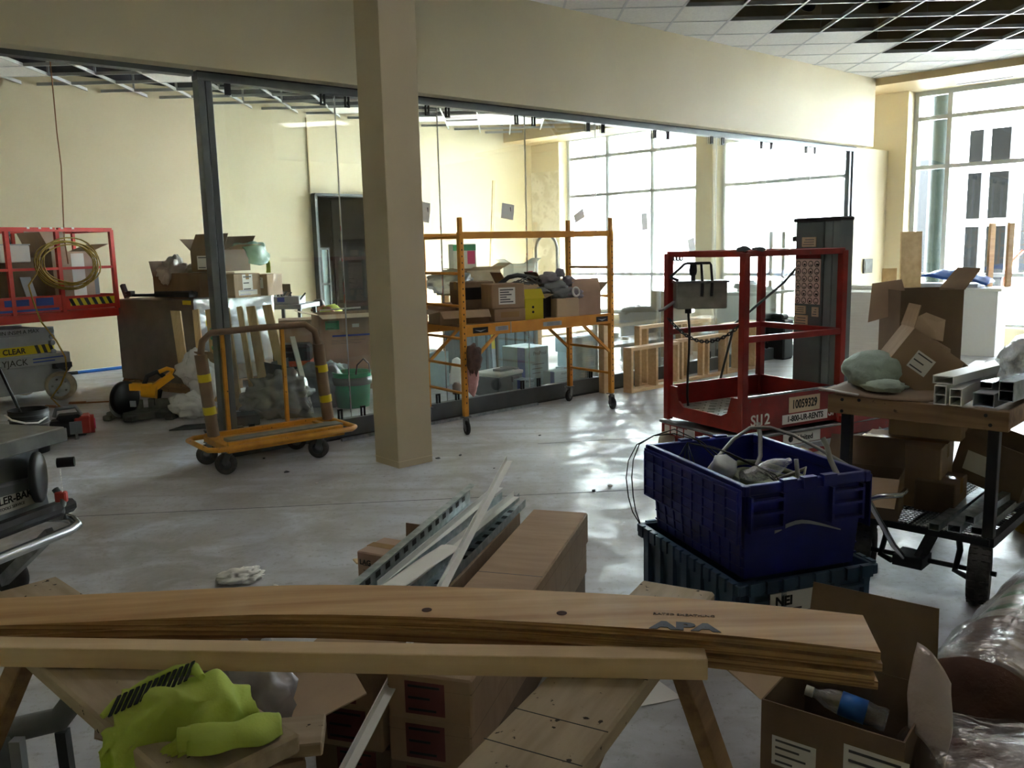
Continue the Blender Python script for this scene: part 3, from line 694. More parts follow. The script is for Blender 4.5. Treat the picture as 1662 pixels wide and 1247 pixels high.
mb = MB(); mb.slab([(-.3, 0, 0), (.2, 0, 0), (.0, .15, .46), (-.3, .15, .46)], .01)
solo('grey_sheet', mb, M['midgrey'], 'grey sheet leaning at the far left of the lift platform', 'sheet', onL(-1.75, .12, 1.012), 58)
mb = MB(); mb.slab([(-.02, 0, 0), (.1, 0, 0), (.06, .1, .4), (-.06, .1, .4)], .01); mb.bx(.02, .12, -.04, .0, .02, .14)
solo('floor_scraper', mb, M['ltgrey'], 'pale grey scraper blade leaning behind the yellow cable coil', 'tool', onL(-.98, .10, 1.012), 58)
solo('plastic_wad', MB().blob((0, 0, .05), (.13, .1, .06), .5, 2.5, 3), M['film'], 'crumpled clear plastic lying on the tall carton on the lift', 'plastic', onL(-.22, .34, 1.50), 58)
# yellow cable: coil hung on the rail, one end to the floor, the other up to the ceiling
coil = thing('cable_coil', 'dusty yellow power cable coiled over the red lift rail', 'cable', onL(-.62, -.05, 1.55), 58)
mb = MB()
for k in range(7):
    pts = []; rr = .31 + .035 * math.sin(k * 2.1); ox, oz = .02 * math.sin(k * 3.7), .02 * math.cos(k * 2.9)
    for a in range(28): t_ = 2 * math.pi * a / 28; pts.append((ox + (rr + .015 * math.sin(3 * t_ + k)) * math.cos(t_) * 1.12, -.012 * k + .02 * math.sin(t_), oz + (rr * .82 + .012 * math.cos(2 * t_ + k)) * math.sin(t_)))
    mb.tube(pts, .008, 6, True)
mb.build('loops', M['ylwcable'], coil)
mb = MB(); mb.tube([(-.36, -.08, .02), (-.42, -.1, -.10), (-.52, -.1, -.22), (-.50, -.12, -.40), (-.44, -.12, -.62), (-.30, -.14, -.85), (-.22, -.15, -1.05), (-.22, -.15, -1.2), (-.34, -.2, -1.35), (-.52, -.3, -1.46), (-.55, -.5, -1.535)], .009, 6); mb.build('tail', M['ylwcable'], coil)
mb = MB(); mb.tube([(-5.16, 10.25, 1.55), (-5.20, 10.3, 1.85), (-5.21, 10.35, 2.1), (-5.30, 10.6, 2.7), (-5.36, 10.7, 3.1), (-5.38, 10.75, 3.5), (-5.38, 10.75, 4.2)], .007, 6)
solo('hanging_cable', mb, M['brownrope'], 'thin cable hanging from the open ceiling grid to the lift', 'cable')
# blue pipe and white strip along the back wall
mb = MB(); mb.cyl((0, 0, 0), (2.4, 0, 0), .022, 10); o = solo('blue_pipe', mb, M['bluepipe'], 'blue pipe lying along the foot of the back wall', 'pipe', tuple(PG(.02, .22, .024)), math.degrees(ANG_G))
MB().cyl((-.18, 0, 0), (.02, 0, 0), .024, 10).build('coupling', M['black'], o)
mb = MB(); mb.bx(0, 2.8, -.02, .02, 0, .04); solo('white_strip', mb, M['white'], 'white trim strip lying behind the blue pipe by the back wall', 'trim', tuple(PG(-.15, .12, 0)), math.degrees(ANG_G))

# ------------------------------------------------------------------ wrapped pallet and what lies on it
PX = (-3.62, 9.95); PR = -33
a = R(PR); ux, uy = Vector((math.cos(a), math.sin(a), 0)), Vector((-math.sin(a), math.cos(a), 0))
def onP(x, y, z): q = Vector((PX[0], PX[1], 0)) + ux * x + uy * y; return (q.x, q.y, z)
p = thing('wrapped_pallet', 'tall brown carton load on a pallet, stretch wrapped on its right side', 'pallet', (PX[0], PX[1], 0), PR)
MB().bx(-1.52, 0, 0, 1.15, .11, 1.10).build('load', M['palletwrap'], p, .012)
mb = MB()
for y in (.03, .55, 1.08): mb.bx(-1.5, 0, y - .04, y + .06, 0, .09)
mb.build('runner', M['pinedk'], p)
mb = MB()
for k in range(7): mb.bx(-1.5 + k * .23, -1.38 + k * .23, 0, 1.15, .09, .108)
mb.build('deck_board', M['pinedk'], p)
def wrap_sheet(mb, p0, p1, z0, z1, seed):
    p0 = Vector(p0); p1 = Vector(p1); rows = []
    for i in range(6):
        q = p0.lerp(p1, i / 5); rows.append([q + Vector((0, 0, z0 + (z1 - z0) * j / 4)) for j in range(5)])
    mb.sheet(rows, 4, .016, 5, .002, seed)
mb = MB(); wrap_sheet(mb, (.025, -.02, 0), (.025, 1.16, 0), .3, 1.13, 2); mb.build('stretch_wrap', M['wrap'], p)
MB().bx(.001, .006, .0, 1.15, .70, 1.06).build('white_sheet', M['paper'], p)
MB().bx(-.2, -.05, -.004, 0, 1.05, 1.10).build('yellow_tag', M['yelltape'], p)
MB().bx(.03, .034, .12, .24, .80, .86).build('yellow_tag', M['yelltape'], p)
carton('open brown box with raised flaps, topmost on the wrapped pallet', onP(-.10, .50, 1.42), (.52, .42, .25), PR + 8, 'carddk', {'left': 50, 'front': -28, 'right': 75, 'back': 40}, [('front', .38, .42, .2, .16, 'paper', 2), ('front', .66, .32, .08, .06, 'blueink', 0)])
carton('dark low carton under the open box, left on the wrapped pallet', onP(-.95, .55, 1.105), (.40, .5, .26), PR, 'carddk', {'left': 20, 'back': 30})
carton('dark carton under the topmost open box on the wrapped pallet', onP(-.44, .5, 1.105), (.52, .52, .30), PR, 'carddk')
carton('taped pale carton with blue stamp on the pallet behind the post', onP(.02, .62, 1.105), (.34, .42, .28), PR + 4, 'card', None, [('right', .5, .6, .16, .2, 'paper', 3), ('right', .5, .2, .3, .06, 'paper', 2, 'blueink')])
carton('taped pale carton at the right end of the wrapped pallet', onP(-.02, 1.02, 1.105), (.40, .32, .26), PR + 14, 'card', None, [('front', .6, .6, .2, .13, 'paper', 3), ('front', .45, .2, .24, .06, 'paper', 2, 'blueink')])
solo('plastic_bag', MB().blob((0, 0, .17), (.19, .17, .21), .35, 2.2, 1).blob((.3, .1, .22), (.2, .12, .1), .4, 2.6, 4), M['milkygrey'], 'cloudy plastic bag bulging out of the low dark carton', 'bag', onP(-.92, .45, 1.20), PR)
bw = thing('bubble_wrap', 'pale green bubble wrap spilling from the topmost open box', 'bubble wrap', onP(.12, .58, 1.66), PR)
mb = MB(); mb.sheet([[(-.1, -.05, .02), (-.1, .12, .04), (-.08, .3, .03)], [(.06, -.06, .08), (.08, .12, .09), (.06, .3, .07)], [(.18, -.06, .03), (.22, .1, .05), (.20, .26, .03)], [(.24, -.05, -.08), (.28, .1, -.08), (.27, .24, -.07)], [(.22, -.04, -.16), (.28, .1, -.18), (.26, .22, -.15)]], 6, .03, 9, .012, 5)
mb.build('folds', M['cleargreen'], bw)
solo('yellow_green_strap', MB().sheet([[(0, 0, 0), (.07, 0, 0)], [(.01, 0, .1), (.08, 0, .1)], [(-.02, 0, .22), (.05, 0, .2)]], 4, .01, 4, .004), M['hivis'], 'lime strap hanging down beside the topmost open box', 'strap', onP(.27, .86, 1.385), PR)
tr = thing('tripod', 'black folded tripod lying on top of the wrapped pallet', 'tripod', onP(-.75, .14, 1.13), PR)
mb = MB(); mb.cyl((-.72, 0, .01), (.1, 0, .02), .018, 8); mb.cyl((-.60, .05, .01), (.1, .03, .03), .014, 8); mb.cyl((-.1, -.02, .03), (.55, .0, .04), .035, 8); mb.build('tube', M['black'], tr)
mb = MB(); mb.box((-.76, 0, .06), (.05, .05, .18), 0, 0, -25); mb.box((-.64, 0, .03), (.08, .06, .07)); mb.cyl((-.68, -.06, .04), (-.68, .06, .04), .02, 8); mb.build('clamp', M['black'], tr)
mb = MB(); mb.box((.42, 0, .03), (.3, .12, .06)); mb.tube([(.55, 0, .04), (.68, -.05, .07), (.75, -.1, .02), (.76, -.12, -.05), (.76, -.13, -.10)], .006, 6); mb.build('head', M['black'], tr)

# ------------------------------------------------------------------ plywood strips leaning on the pallet
leans = [(-3.72, 9.25, 1.02, .165, .26, 'plywood strip leaning on the pallet, leftmost with an angled cut end', 'plypale'),
         (-3.48, 9.25, 1.02, .10, .22, 'second plywood strip from the left leaning on the pallet', 'plypale'),
         (-3.34, 9.25, 1.02, .125, .24, 'plywood strip with green stamp marks leaning on the pallet', 'ply2'),
         (-3.17, 9.26, 1.03, .13, .24, 'plywood strip leaning just left of the grey partition post', 'ply2'),
         (-3.00, 9.27, 1.04, .08, .26, 'narrow plywood strip leaning just right of the grey partition post', 'plypale'),
         (-2.90, 9.28, 1.04, .14, .27, 'second plywood strip right of the partition post', 'ply2'),
         (-2.72, 9.28, 1.05, .14, .32, 'rightmost plywood strip leaning against the wrapped load', 'plypale')]
for k, (x, y, zt, w, lean, lab, m) in enumerate(leans):
    # top edge at x-lean.., foot further right and nearer
    mb = MB(); top = Vector((0, 0, zt)); foot = Vector((lean, -.55, .0)); d = (top - foot)
    sd = Vector((.84, -.54, 0)); th = Vector((.02, .03, .006)) * .45
    vs = [foot, foot + sd * w, top + sd * w + Vector((0, 0, .012)), top]
    if k == 0: vs = [foot + d * .40 + sd * .02, foot + d * .55 + sd * w, top + sd * w, top]
    mb.slab(vs, -.016)
    o = solo('plywood_strip', mb, M[m], lab, 'plywood', (x, y + .25, 0), 0)
    if k == 2:
        g = MB()
        for q in (.62, .72, .80): g.sheet([[top.lerp(foot, 1 - q) + sd * (.04 + .08 * i) + Vector((0, -.008, -.004)) + d * (.035 * j - .02) for j in range(2)] for i in range(2)], 2, 0, 1, .001)
        g.build('green_stamp', M['greenpl'], o)
mb = MB(); mb.slab([(0, 0, 0), (.22, -.05, 0), (.10, .12, .42), (.0, .14, .42)], .012)
solo('plywood_offcut', mb, M['plypale'], 'short plywood offcut standing below the leftmost strip', 'plywood', (-3.02, 8.62, .0), 10)
mb = MB(); mb.blob((0, 0, .46), (.17, .14, .16), .45, 2, 2); mb.blob((.1, -.12, .28), (.14, .12, .2), .45, 2, 5); mb.blob((.0, -.25, .12), (.2, .15, .12), .45, 2, 6)
solo('crumpled_film', mb, M['milky'], 'crumpled clear wrap heaped at the foot of the plywood strips', 'plastic', (-3.22, 8.80, 0), 0)
carton('dark open box lying among the wrap left of the partition post', (-3.06, 8.86, .40), (.24, .2, .17), -20, 'carddk', {'left': 60, 'front': 40}, (), False)
solo('debris_tray', MB().bx(-.22, .22, -.14, .14, 0, .10).bx(-.3, .05, -.3, -.2, 0, .03), M['grey'], 'dark plastic case on the floor by the plywood foot', 'case', (-2.66, 8.12, 0), 25, bevel=.01)
solo('flat_sheet', MB().slab([(-.3, 0, 0), (.25, .1, 0), (.2, .25, .02), (-.2, .12, .02)], .012), M['grey'], 'thin dark sheet lying flat beside the cart', 'sheet', (-2.9, 7.9, .0), 0)
mb = MB(); mb.blob((0, 0, .20), (.28, .16, .22), .5, 2.3, 8); mb.blob((-.22, .05, .14), (.2, .14, .16), .5, 2.2, 9)
solo('grey_plastic_heap', mb, M['filmgrey'], 'heap of dusty plastic sheeting behind the first glass pane', 'plastic', (-2.28, 8.45, 0), 0)
mb = MB(); mb.slab([(0, 0, 0), (.30, .1, 0), (.22, .3, .50), (.05, .25, .46)], .012)
solo('grey_board', mb, M['midgrey'], 'dull grey board leaning behind the first glass pane', 'board', (-2.62, 8.95, 0), 0)
solo('white_trim', MB().bar((0, 0, 0), (-.22, .3, .75), .05, .02), M['white'], 'white trim piece leaning behind the first glass pane', 'trim', (-2.02, 8.55, .012), 0)
solo('dark_flashing', MB().slab([(0, 0, 0), (.28, .1, -.08), (.30, .12, -.2), (.02, .02, -.22)], .01), M['grey'], 'dark bent metal flashing resting on the plastic heap', 'flashing', (-2.52, 8.75, .52), 0)

# ------------------------------------------------------------------ big moving carton and rubbish behind the glass
b = carton('big carton with purple stripe and green label behind the glass', (-1.98, 10.30, 0), (.68, .52, .90), 22, 'cardpk', {'front': 100, 'left': 80}, [('front', .22, .86, .16, .10, 'greenpl', 2, 'ink'), ('front', .55, .72, .46, .022, 'blueink', 0), ('front', .5, .64, .5, .05, 'cardpk', 3, 'print')], False, flap=.2)
mb = MB(); mb.tube([(-.05, 0, 0), (-.05, 0, .03), (.05, 0, .03), (.05, 0, 0)], .005); 
MB().bx(.04, .12, -.266, -.2605, .74, .78).build('hand_hole', M['white'], b)
carton('pile of pinkish cartons left of the big moving carton, upper', (-2.62, 10.55, .42), (.4, .4, .40), 15, 'cardpk')
carton('pile of pinkish cartons left of the big moving carton, lower', (-2.62, 10.55, 0), (.44, .44, .42), 12, 'cardpk')
mb = MB(); mb.bx(-.5, .5, -.25, .25, .0, .06)
tb = thing('folding_table', 'dark grey work table behind the big carton', 'table', (-2.66, 11.75, 0), -8)
MB().bx(-.60, -.04, -.35, .35, .88, .94).build('table_top', M['midgrey'], tb, .005)
for x in (-.55, -.09):
    for y in (-.28, .28): MB().bar((x, y, 0), (x, y, .88), .04).build('leg', M['grey'], tb)
tl = thing('tool_tray', 'blue and grey tool tray cluttered with hand tools on the grey table', 'tray', (-2.98, 11.68, .942), -8)
MB().bx(-.2, .2, -.12, .12, 0, .10).build('tray', M['ltgrey'], tl, .006); MB().bx(-.1, .0, -.13, -.125, .03, .09).build('blue_label', M['blueink'], tl)
mb = MB()
for k in range(9): x = rnd.uniform(-.2, .2); mb.cyl((x, rnd.uniform(-.08, .08), .05), (x + rnd.uniform(-.1, .1), rnd.uniform(-.08, .08), .13 + rnd.random() * .08), .012, 6)
mb.build('hand_tools', M['black'], tl)
carton('small open box with a raised flap on the grey table', (-3.12, 11.98, .942), (.2, .16, .14), 10, 'carddk', {'left': 20, 'back': 40}, (), False, flap=.14)
solo('white_bar', MB().bar((0, 0, .012), (.46, .10, .03), .03, .016), M['white'], 'white metal bar resting across the open top of the big carton', 'bar', (-2.22, 10.12, .93), 0)
# worker bent down behind the big carton
def worker():
    me = bpy.data.meshes.new('person'); P = {'pel': (0, 0, .36), 'chest': (0, -.10, .68), 'neck': (0, -.19, .81), 'hip_l': (-.10, 0, .34), 'hip_r': (.10, 0, .34), 'kn_l': (-.16, -.34, .40), 'kn_r': (.16, -.34, .40), 'an_l': (-.13, -.14, .07), 'an_r': (.13, -.14, .07), 'to_l': (-.14, -.32, .04), 'to_r': (.14, -.32, .04),
        'sh_l': (-.18, -.13, .77), 'sh_r': (.18, -.13, .77), 'el_l': (-.24, -.33, .52), 'el_r': (.24, -.33, .52), 'ha_l': (-.10, -.50, .48), 'ha_r': (.10, -.50, .48), 'head': (0, -.27, .84), 'top': (0, -.30, .90)}
    ks = list(P); E_ = [('pel', 'chest'), ('chest', 'neck'), ('pel', 'hip_l'), ('pel', 'hip_r'), ('hip_l', 'kn_l'), ('hip_r', 'kn_r'), ('kn_l', 'an_l'), ('kn_r', 'an_r'), ('an_l', 'to_l'), ('an_r', 'to_r'), ('chest', 'sh_l'), ('chest', 'sh_r'), ('sh_l', 'el_l'), ('sh_r', 'el_r'), ('el_l', 'ha_l'), ('el_r', 'ha_r'), ('neck', 'head'), ('head', 'top')]
    rad = {'pel': .14, 'chest': .15, 'neck': .06, 'hip_l': .10, 'hip_r': .10, 'kn_l': .07, 'kn_r': .07, 'an_l': .05, 'an_r': .05, 'to_l': .035, 'to_r': .035, 'sh_l': .075, 'sh_r': .075, 'el_l': .05, 'el_r': .05, 'ha_l': .032, 'ha_r': .032, 'head': .085, 'top': .06}
    me.from_pydata([P[k] for k in ks], [(ks.index(a), ks.index(b)) for a, b in E_], [])
    o = bpy.data.objects.new('person', me); C.objects.link(o); m = o.modifiers.new('skin', 'SKIN'); s = o.modifiers.new('sub', 'SUBSURF'); s.levels = 2; s.render_levels = 2
    for i, k in enumerate(ks): me.skin_vertices[0].data[i].radius = (rad[k], rad[k])
    me.skin_vertices[0].data[0].use_root = True; me.materials.append(M['skin'])
    return o
o = worker(); o.location = (-2.48, 12.5, .0); o.rotation_euler = (0, 0, R(-75)); tag(o, 'worker in lime hi-vis shirt and dark cap crouching behind the big carton', 'person')
MB().lathe([(0, .22), (.10, .21), (.17, .12), (.19, 0), (.17, -.2), (.15, -.28)], (0, -.09, .65), (0, -.22, 1), 18).cyl((-.17, -.13, .77), (-.25, -.32, .55), .09, 12, .07).cyl((.17, -.13, .77), (.25, -.32, .55), .09, 12, .07).build('shirt', M['hivis'], o)
MB().lathe([(.098, 0), (.10, .04), (.075, .09), (0, .105)], (0, -.275, .85), (0, -.3, 1), 16).slab([(-.06, -.36, .87), (.06, -.36, .87), (.05, -.44, .84), (-.05, -.44, .84)], .008).build('cap', M['black'], o)
mb = MB(); mb.blob((.0, -.365, .80), (.018, .02, .025), 0, 1, 1, 2); mb.build('nose', M['skin'], o)

# rubbish at the foot of the glass
bk_ = thing('green_bucket', 'translucent green bucket with black handle behind the glass', 'bucket', (-1.68, 9.0, 0), 0)
MB().lathe([(0, 0), (.17, 0), (.20, .36), (.21, .37), (.19, .37), (.185, .34), (.16, .02), (0, .02)], n=28).build('shell', M['greenpl'], bk_)
MB().lathe([(.2, .24), (.206, .24), (.208, .32), (.203, .32)], n=28).build('band', M['filmgrey'], bk_)
mb = MB(); mb.tube([(.08, -.2, .36), (.1, -.21, .46), (.16, -.18, .52), (.2, -.1, .46), (.2, -.05, .36)], .008); mb.build('handle', M['black'], bk_)
o = solo('rubbish_bag', MB().blob((0, 0, .20), (.27, .2, .24), .35, 2.0, 11, flat=0.0), M['midgrey'], 'dark grey rubbish bag left of the green bucket', 'bag', (-2.02, 9.05, .0), 0)
o = solo('white_sack', MB().blob((0, 0, .2), (.2, .16, .24), .35, 2.0, 14, flat=0.0), M['tealbox'], 'pale folded sack between the rubbish bag and green bucket', 'sack', (-1.93, 9.25, .0), 0)
tb2 = thing('tool_bag', 'black and orange tool bag on a dark tote behind the cart', 'bag', (-2.42, 9.55, .32), 5)
MB().bx(-.2, .2, -.14, .14, 0, .30).build('body', M['black'], tb2, .03); MB().bx(-.202, .202, -.142, .142, .06, .12).build('orange_band', M['orangepl'], tb2)
mb = MB(); mb.tube([(-.08, -.15, .1), (-.08, -.17, .22), (.08, -.17, .22), (.08, -.15, .1)], .012); mb.build('handle', M['grey'], tb2)
tt = thing('dark_tote', 'dark grey lidded tote under the black and orange tool bag', 'tote', (-2.42, 9.50, 0), 5)
MB().bx(-.28, .28, -.2, .2, 0, .27).build('body', M['grey'], tt, .02); MB().bx(-.30, .30, -.22, .22, .27, .31).build('lid', M['sawdust'], tt, .01)
# ------------------------------------------------------------------ yellow drywall cart in front of the partition post
ct = thing('drywall_cart', 'yellow drywall cart with cardboard wrapped handle in front of the partition post', 'cart', (-2.10, 6.24, 0), 37.8)
mb = MB(); mb.tube([(-.10, -.08, .21), (.97, -.08, .21), (1.03, -.02, .21), (1.03, .42, .21), (.97, .48, .21), (-.10, .48, .21), (-.16, .42, .21), (-.16, -.02, .21)], .02, 10, True); mb.build('bumper_loop', M['yellow'], ct)
mb = MB(); mb.bx(-.02, .90, -.07, -.03, .17, .25); mb.bx(-.02, .90, .42, .46, .18, .24); mb.bx(-.03, .02, -.07, .46, .17, .22); mb.bx(.86, .91, -.07, .46, .17, .22); mb.build('deck_frame', M['yellow'], ct, .004)
mb = MB(); mb.bx(.0, .92, -.03, .10, .235, .26); mb.build('deck_board', M['alu'], ct, .004)
mb = MB(); mb.bx(.02, .88, .10, .42, .185, .205); mb.build('deck_plate', M['yellow'], ct)
for x in (.17, .66):
    MB().bar((x, .45, .2), (x, .45, 1.0), .03).build('upright', M['yellow'], ct, .003)
hp = [(.03, .40, .22), (.0, .40, .6), (-.02, .40, .86), (.0, .40, .96), (.07, .40, 1.02), (.5, .40, 1.03), (.84, .40, 1.03), (.92, .40, .97), (.95, .40, .86), (.97, .40, .55), (1.0, .40, .22)]
MB().tube(hp, .021, 10).build('handle', M['yellow'], ct)
MB().tube(hp[2:9], .026, 10).build('handle_grip', M['carddk'], ct)
for pts in ([hp[0], hp[1], hp[2]], [hp[8], hp[9], hp[10]]):
    sl = MB().tube(pts, .048, 6).build('cardboard_sleeve', M['carddk'], ct)
    for q in (.32, .72):
        p0, p1 = (Vector(pts[0]), Vector(pts[2])); c = p0.lerp(p1, q); d_ = (p1 - p0).normalized() * .03
        MB().tube([c - d_, c + d_], .051, 6).build('tape_band', M['yelltape'], sl)
def caster(parent, x, y, r, z1, tyre='dustrub', sw=0, wid=.045):
    ax = Vector((math.sin(R(sw)), -math.cos(R(sw)), 0)); fw = Vector((ax.y, -ax.x, 0)); c = Vector((x, y, r)) + fw * (r * .35)
    MB().bx(x - .04, x + .04, y - .03, y + .03, z1 - .008, z1).cyl((x, y, z1 - .04), (x, y, z1), .02, 10).build('caster_plate', M['dullsteel'], parent)
    w = MB().lathe([(r * .55, -wid / 2), (r * .88, -wid / 2), (r, -wid * .28), (r, wid * .28), (r * .88, wid / 2), (r * .55, wid / 2)], c, ax, 26).build('wheel', M[tyre], parent)
    MB().lathe([(0, -wid * .52), (r * .3, -wid * .52), (r * .35, -wid * .3), (r * .58, -wid * .35), (r * .58, wid * .35), (r * .35, wid * .3), (r * .3, wid * .52), (0, wid * .52)], c, ax, 20).build('hub', M['dullsteel'], w)
    mb = MB()
    for s in (-1, 1): mb.bar(c + ax * (s * wid * .72), Vector((x, y, z1 - .02)) + ax * (s * wid * .6), .005, .045, up=ax.cross((0, 0, 1)))
    mb.cyl(c - ax * wid * .8, c + ax * wid * .8, .009, 8); mb.build('fork', M['dullsteel'], parent)
for (x, y, sw) in ((.0, .0, -38), (.0, .41, -30), (.74, .0, -42), (.74, .41, -26)): caster(ct, x, y, .08, .18, 'dustrub', sw)

# ------------------------------------------------------------------ mitre saw, bucket, red tool on the floor
ms = thing('mitre_saw', 'yellow mitre saw with black blade guard standing on the floor', 'saw', (-3.72, 8.62, 0), -4)
MB().bx(-.34, .34, -.12, .10, .015, .08).cyl((0, -.06, .02), (0, -.06, .085), .18, 26).bx(-.05, .05, -.34, -.1, .02, .07).bx(-.36, -.28, -.16, .12, 0, .05).bx(.28, .36, -.16, .12, 0, .05).build('base', M['sawgrey'], ms, .008)
MB().bx(-.33, -.03, .02, .05, .08, .18).bx(.03, .33, .02, .05, .08, .19).build('fence', M['sawgrey'], ms, .006)
ax = Vector((.94, -.34, 0)).normalized(); c = Vector((-.14, -.10, .22))
MB().lathe([(0, -.035), (.15, -.035), (.17, -.02), (.17, .02), (.15, .035), (0, .035)], c, ax, 30).build('blade_guard', M['black'], ms)
MB().lathe([(0, -.003), (.145, -.003), (.145, .003), (0, .003)], c + Vector((0, -.02, -.05)) - ax * .045, ax, 30).build('blade', M['galv'], ms)
MB().bx(-.06, .0, -.165, -.155, .14, .20).build('guard_plate', M['ltgrey'], ms)
mb = MB(); mb.bar((-.18, -.06, .33), (.10, .02, .31), .09, .07); mb.bar((.08, .0, .28), (.26, .12, .42), .07, .07); mb.cyl((.0, .0, .28), (.14, .02, .26), .07, 16); mb.tube([(.24, .12, .42), (.28, .1, .47), (.24, .06, .49), (.17, .03, .46)], .022, 8); mb.build('motor_arm', M['sawyellow'], ms, .008)
mb = MB(); mb.tube([(.02, .0, .34), (.05, .02, .42), (.14, .05, .46), (.2, .08, .40)], .025, 8); mb.cyl((.10, .03, .12), (.10, .03, .3), .012, 8); mb.bar((.08, .06, .08), (.14, .05, .28), .05, .06); mb.build('pivot_post', M['black'], ms)
mb = MB(); mb.sheet([[(.36 + .1 * i, -.1 + .1 * j, .02 + .02 * ((i * 3 + j) % 2)) for j in range(3)] for i in range(3)], 3, .02, 8, .004); 
solo('timber_scraps', MB().bx(-.18, .2, -.05, .05, 0, .05).bx(-.02, .3, .1, .16, 0, .04).blob((.15, -.02, .05), (.1, .06, .04), .4, 3, 2, 3), M['pinedk'], 'dusty timber scraps on the floor right of the mitre saw', 'scraps', (-3.12, 8.7, 0), 20)
bu = thing('black_bucket', 'black bucket with white handle behind the table saw', 'bucket', (-4.06, 7.15, 0), 0)
MB().lathe([(0, 0), (.13, 0), (.15, .30), (.155, .37), (.145, .37), (.135, .30), (.12, .02), (0, .02)], n=30).build('shell', M['black'], bu)
mb = MB()
for z in (.25, .29, .33): mb.lathe([(.147, z - .006), (.158, z), (.147, z + .006)], n=30)
mb.build('rib', M['grey'], bu)
mb = MB(); mb.tube([(-.155, 0, .33), (-.14, -.10, .34), (-.05, -.17, .31), (.06, -.165, .28), (.13, -.1, .27), (.155, 0, .30)], .008, 8); mb.build('handle', M['white'], bu)
solo('broom_handle', MB().cyl((-.02, 0, .1), (-.62, .35, 1.15), .013, 8), M['black'], 'dark pole leaning in the black bucket', 'pole', (-4.02, 7.15, 0))
rt = thing('floor_tool', 'red and black power tool standing on the floor beside the bucket', 'power tool', (-4.02, 7.72, 0), 25)
MB().bx(-.16, .14, -.09, .10, .02, .17).bx(-.10, .10, -.10, .08, .17, .22).build('body', M['black'], rt, .02)
MB().bx(.04, .17, -.10, .10, .04, .2).cyl((.16, 0, .11), (.2, 0, .11), .085, 18).build('shroud', M['redpl'], rt, .012)
MB().cyl((.2, 0, .11), (.208, 0, .11), .05, 4).build('end_cap', M['pink'], rt)
mb = MB(); mb.tube([(-.12, 0, .2), (-.1, 0, .27), (.06, 0, .28), (.1, 0, .2)], .018); mb.cyl((.05, -.12, .0), (.05, -.12, .15), .012, 8); mb.cyl((.05, -.12, 0), (.05, -.12, .02), .022, 8); mb.bx(0, .1, -.13, -.1, .05, .16); mb.build('handle', M['midgrey'], rt)
for k, (x, y, l, r_) in enumerate(((-4.75, 9.6, .22, 10), (-5.0, 9.35, .16, -20))):
    solo('wood_sliver', MB().bx(-l, l, -.015, .015, 0, .012).bx(-l, -l * .2, -.0, .03, .006, .02), M['brownrope'], ('brown splintered stick', 'small brown splinter')[k] + ' on the floor left of the mitre saw', 'scrap', (x, y, 0), r_)

# ------------------------------------------------------------------ table saw at the left edge
ts = thing('table_saw', 'grey table saw with chrome tube and black rail at the left edge', 'saw', (-2.03, 3.82, 0), 73)
MB().bx(-1.0, .02, 0, .62, .815, .855).build('table_top', M['alu'], ts, .004)
MB().bx(-.55, .02, -.012, .0, .79, .85).build('table_apron', M['sawgrey'], ts, .003)
MB().bx(-.95, -.06, .06, .55, .52, .815).build('body', M['midgrey'], ts, .02)
mb = MB(); mb.prism([(-.95, .50), (-.09, .50), (-.11, .66), (-.95, .72)], 0, .05, Matrix(((1, 0, 0, 0), (0, 0, 1, .01), (0, 1, 0, 0), (0, 0, 0, 1)))); mb.build('front_panel', M['midgrey'], ts, .01)
lb = MB().prism([(-.60, .555), (-.14, .555), (-.145, .62), (-.60, .64)], -.002, .0, Matrix(((1, 0, 0, 0), (0, 0, 1, .01), (0, 1, 0, 0), (0, 0, 0, 1)))).build('name_plate', M['paper'], ts)
text(lb, 'FOWLER-BAKER', .045, (-.30, .007, .607), 'front', M['ink'], bold=.001)
text(lb, 'SAWS TOOLS SERVICE', .018, (-.32, .007, .574), 'front', M['ink'])
text(lb, 'T', .085, (-.52, .007, .605), 'front', M['ink'], rot=(90, 12, 0))
# bevel wheel with dial, knob
ax = Vector((.55, -.83, 0)).normalized(); c = Vector((-.17, -.015, .67))
MB().lathe([(0, -.015), (.10, -.015), (.11, -.01), (.11, .01), (.10, .018), (.04, .03), (0, .03)], c, ax, 28).build('hand_wheel', M['black'], ts)
MB().cyl(c + ax * .03 + Vector((.05, -.02, .05)), c + ax * .10 + Vector((.05, -.02, .05)), .022, 14).build('wheel_knob', M['black'], ts)
MB().box((-.10, -.06, .565), (.03, .05, .05), 20).build('lock_lever', M['redpl'], ts, .006)
mb = MB(); mb.tube([(-.10, -.03, .60), (-.10, -.07, .55), (-.13, -.08, .50)], .015); mb.build('cable', M['grey'], ts)
text(ts, 'GEISON', .03, (-.115, -.085, .645), 'front', M['paper'], rot=(90, 90, 34))
mb = MB(); mb.bx(-.95, -.03, -.09, -.01, .485, .545); mb.build('fence_rail', M['black'], ts, .02)
MB().tube([(-1.0, -.10, .42), (-.12, -.10, .42), (-.06, -.09, .425), (-.04, -.05, .44), (-.04, .0, .45), (-.06, .1, .45), (-.06, .5, .45)], .023, 12).build('stand_tube', M['steel'], ts)
mb = MB(); mb.bar((-.12, .0, .40), (-.02, .42, .10), .035, .05); mb.bar((-.85, .0, .40), (-.75, .42, .10), .035, .05); mb.bar((-.06, -.02, .46), (-.1, .5, .46), .03, .03); mb.bar((-.1, .45, .1), (-.1, .5, .5), .04, .04); mb.bar((-.8, .45, .1), (-.8, .5, .5), .04, .04); mb.build('stand_leg', M['dullsteel'], ts)
MB().lathe([(.03, -.03), (.08, -.03), (.10, -.015), (.10, .015), (.08, .03), (.03, .03)], (.05, .45, .10), (1, 0, 0), 24).build('wheel', M['rubber'], ts)
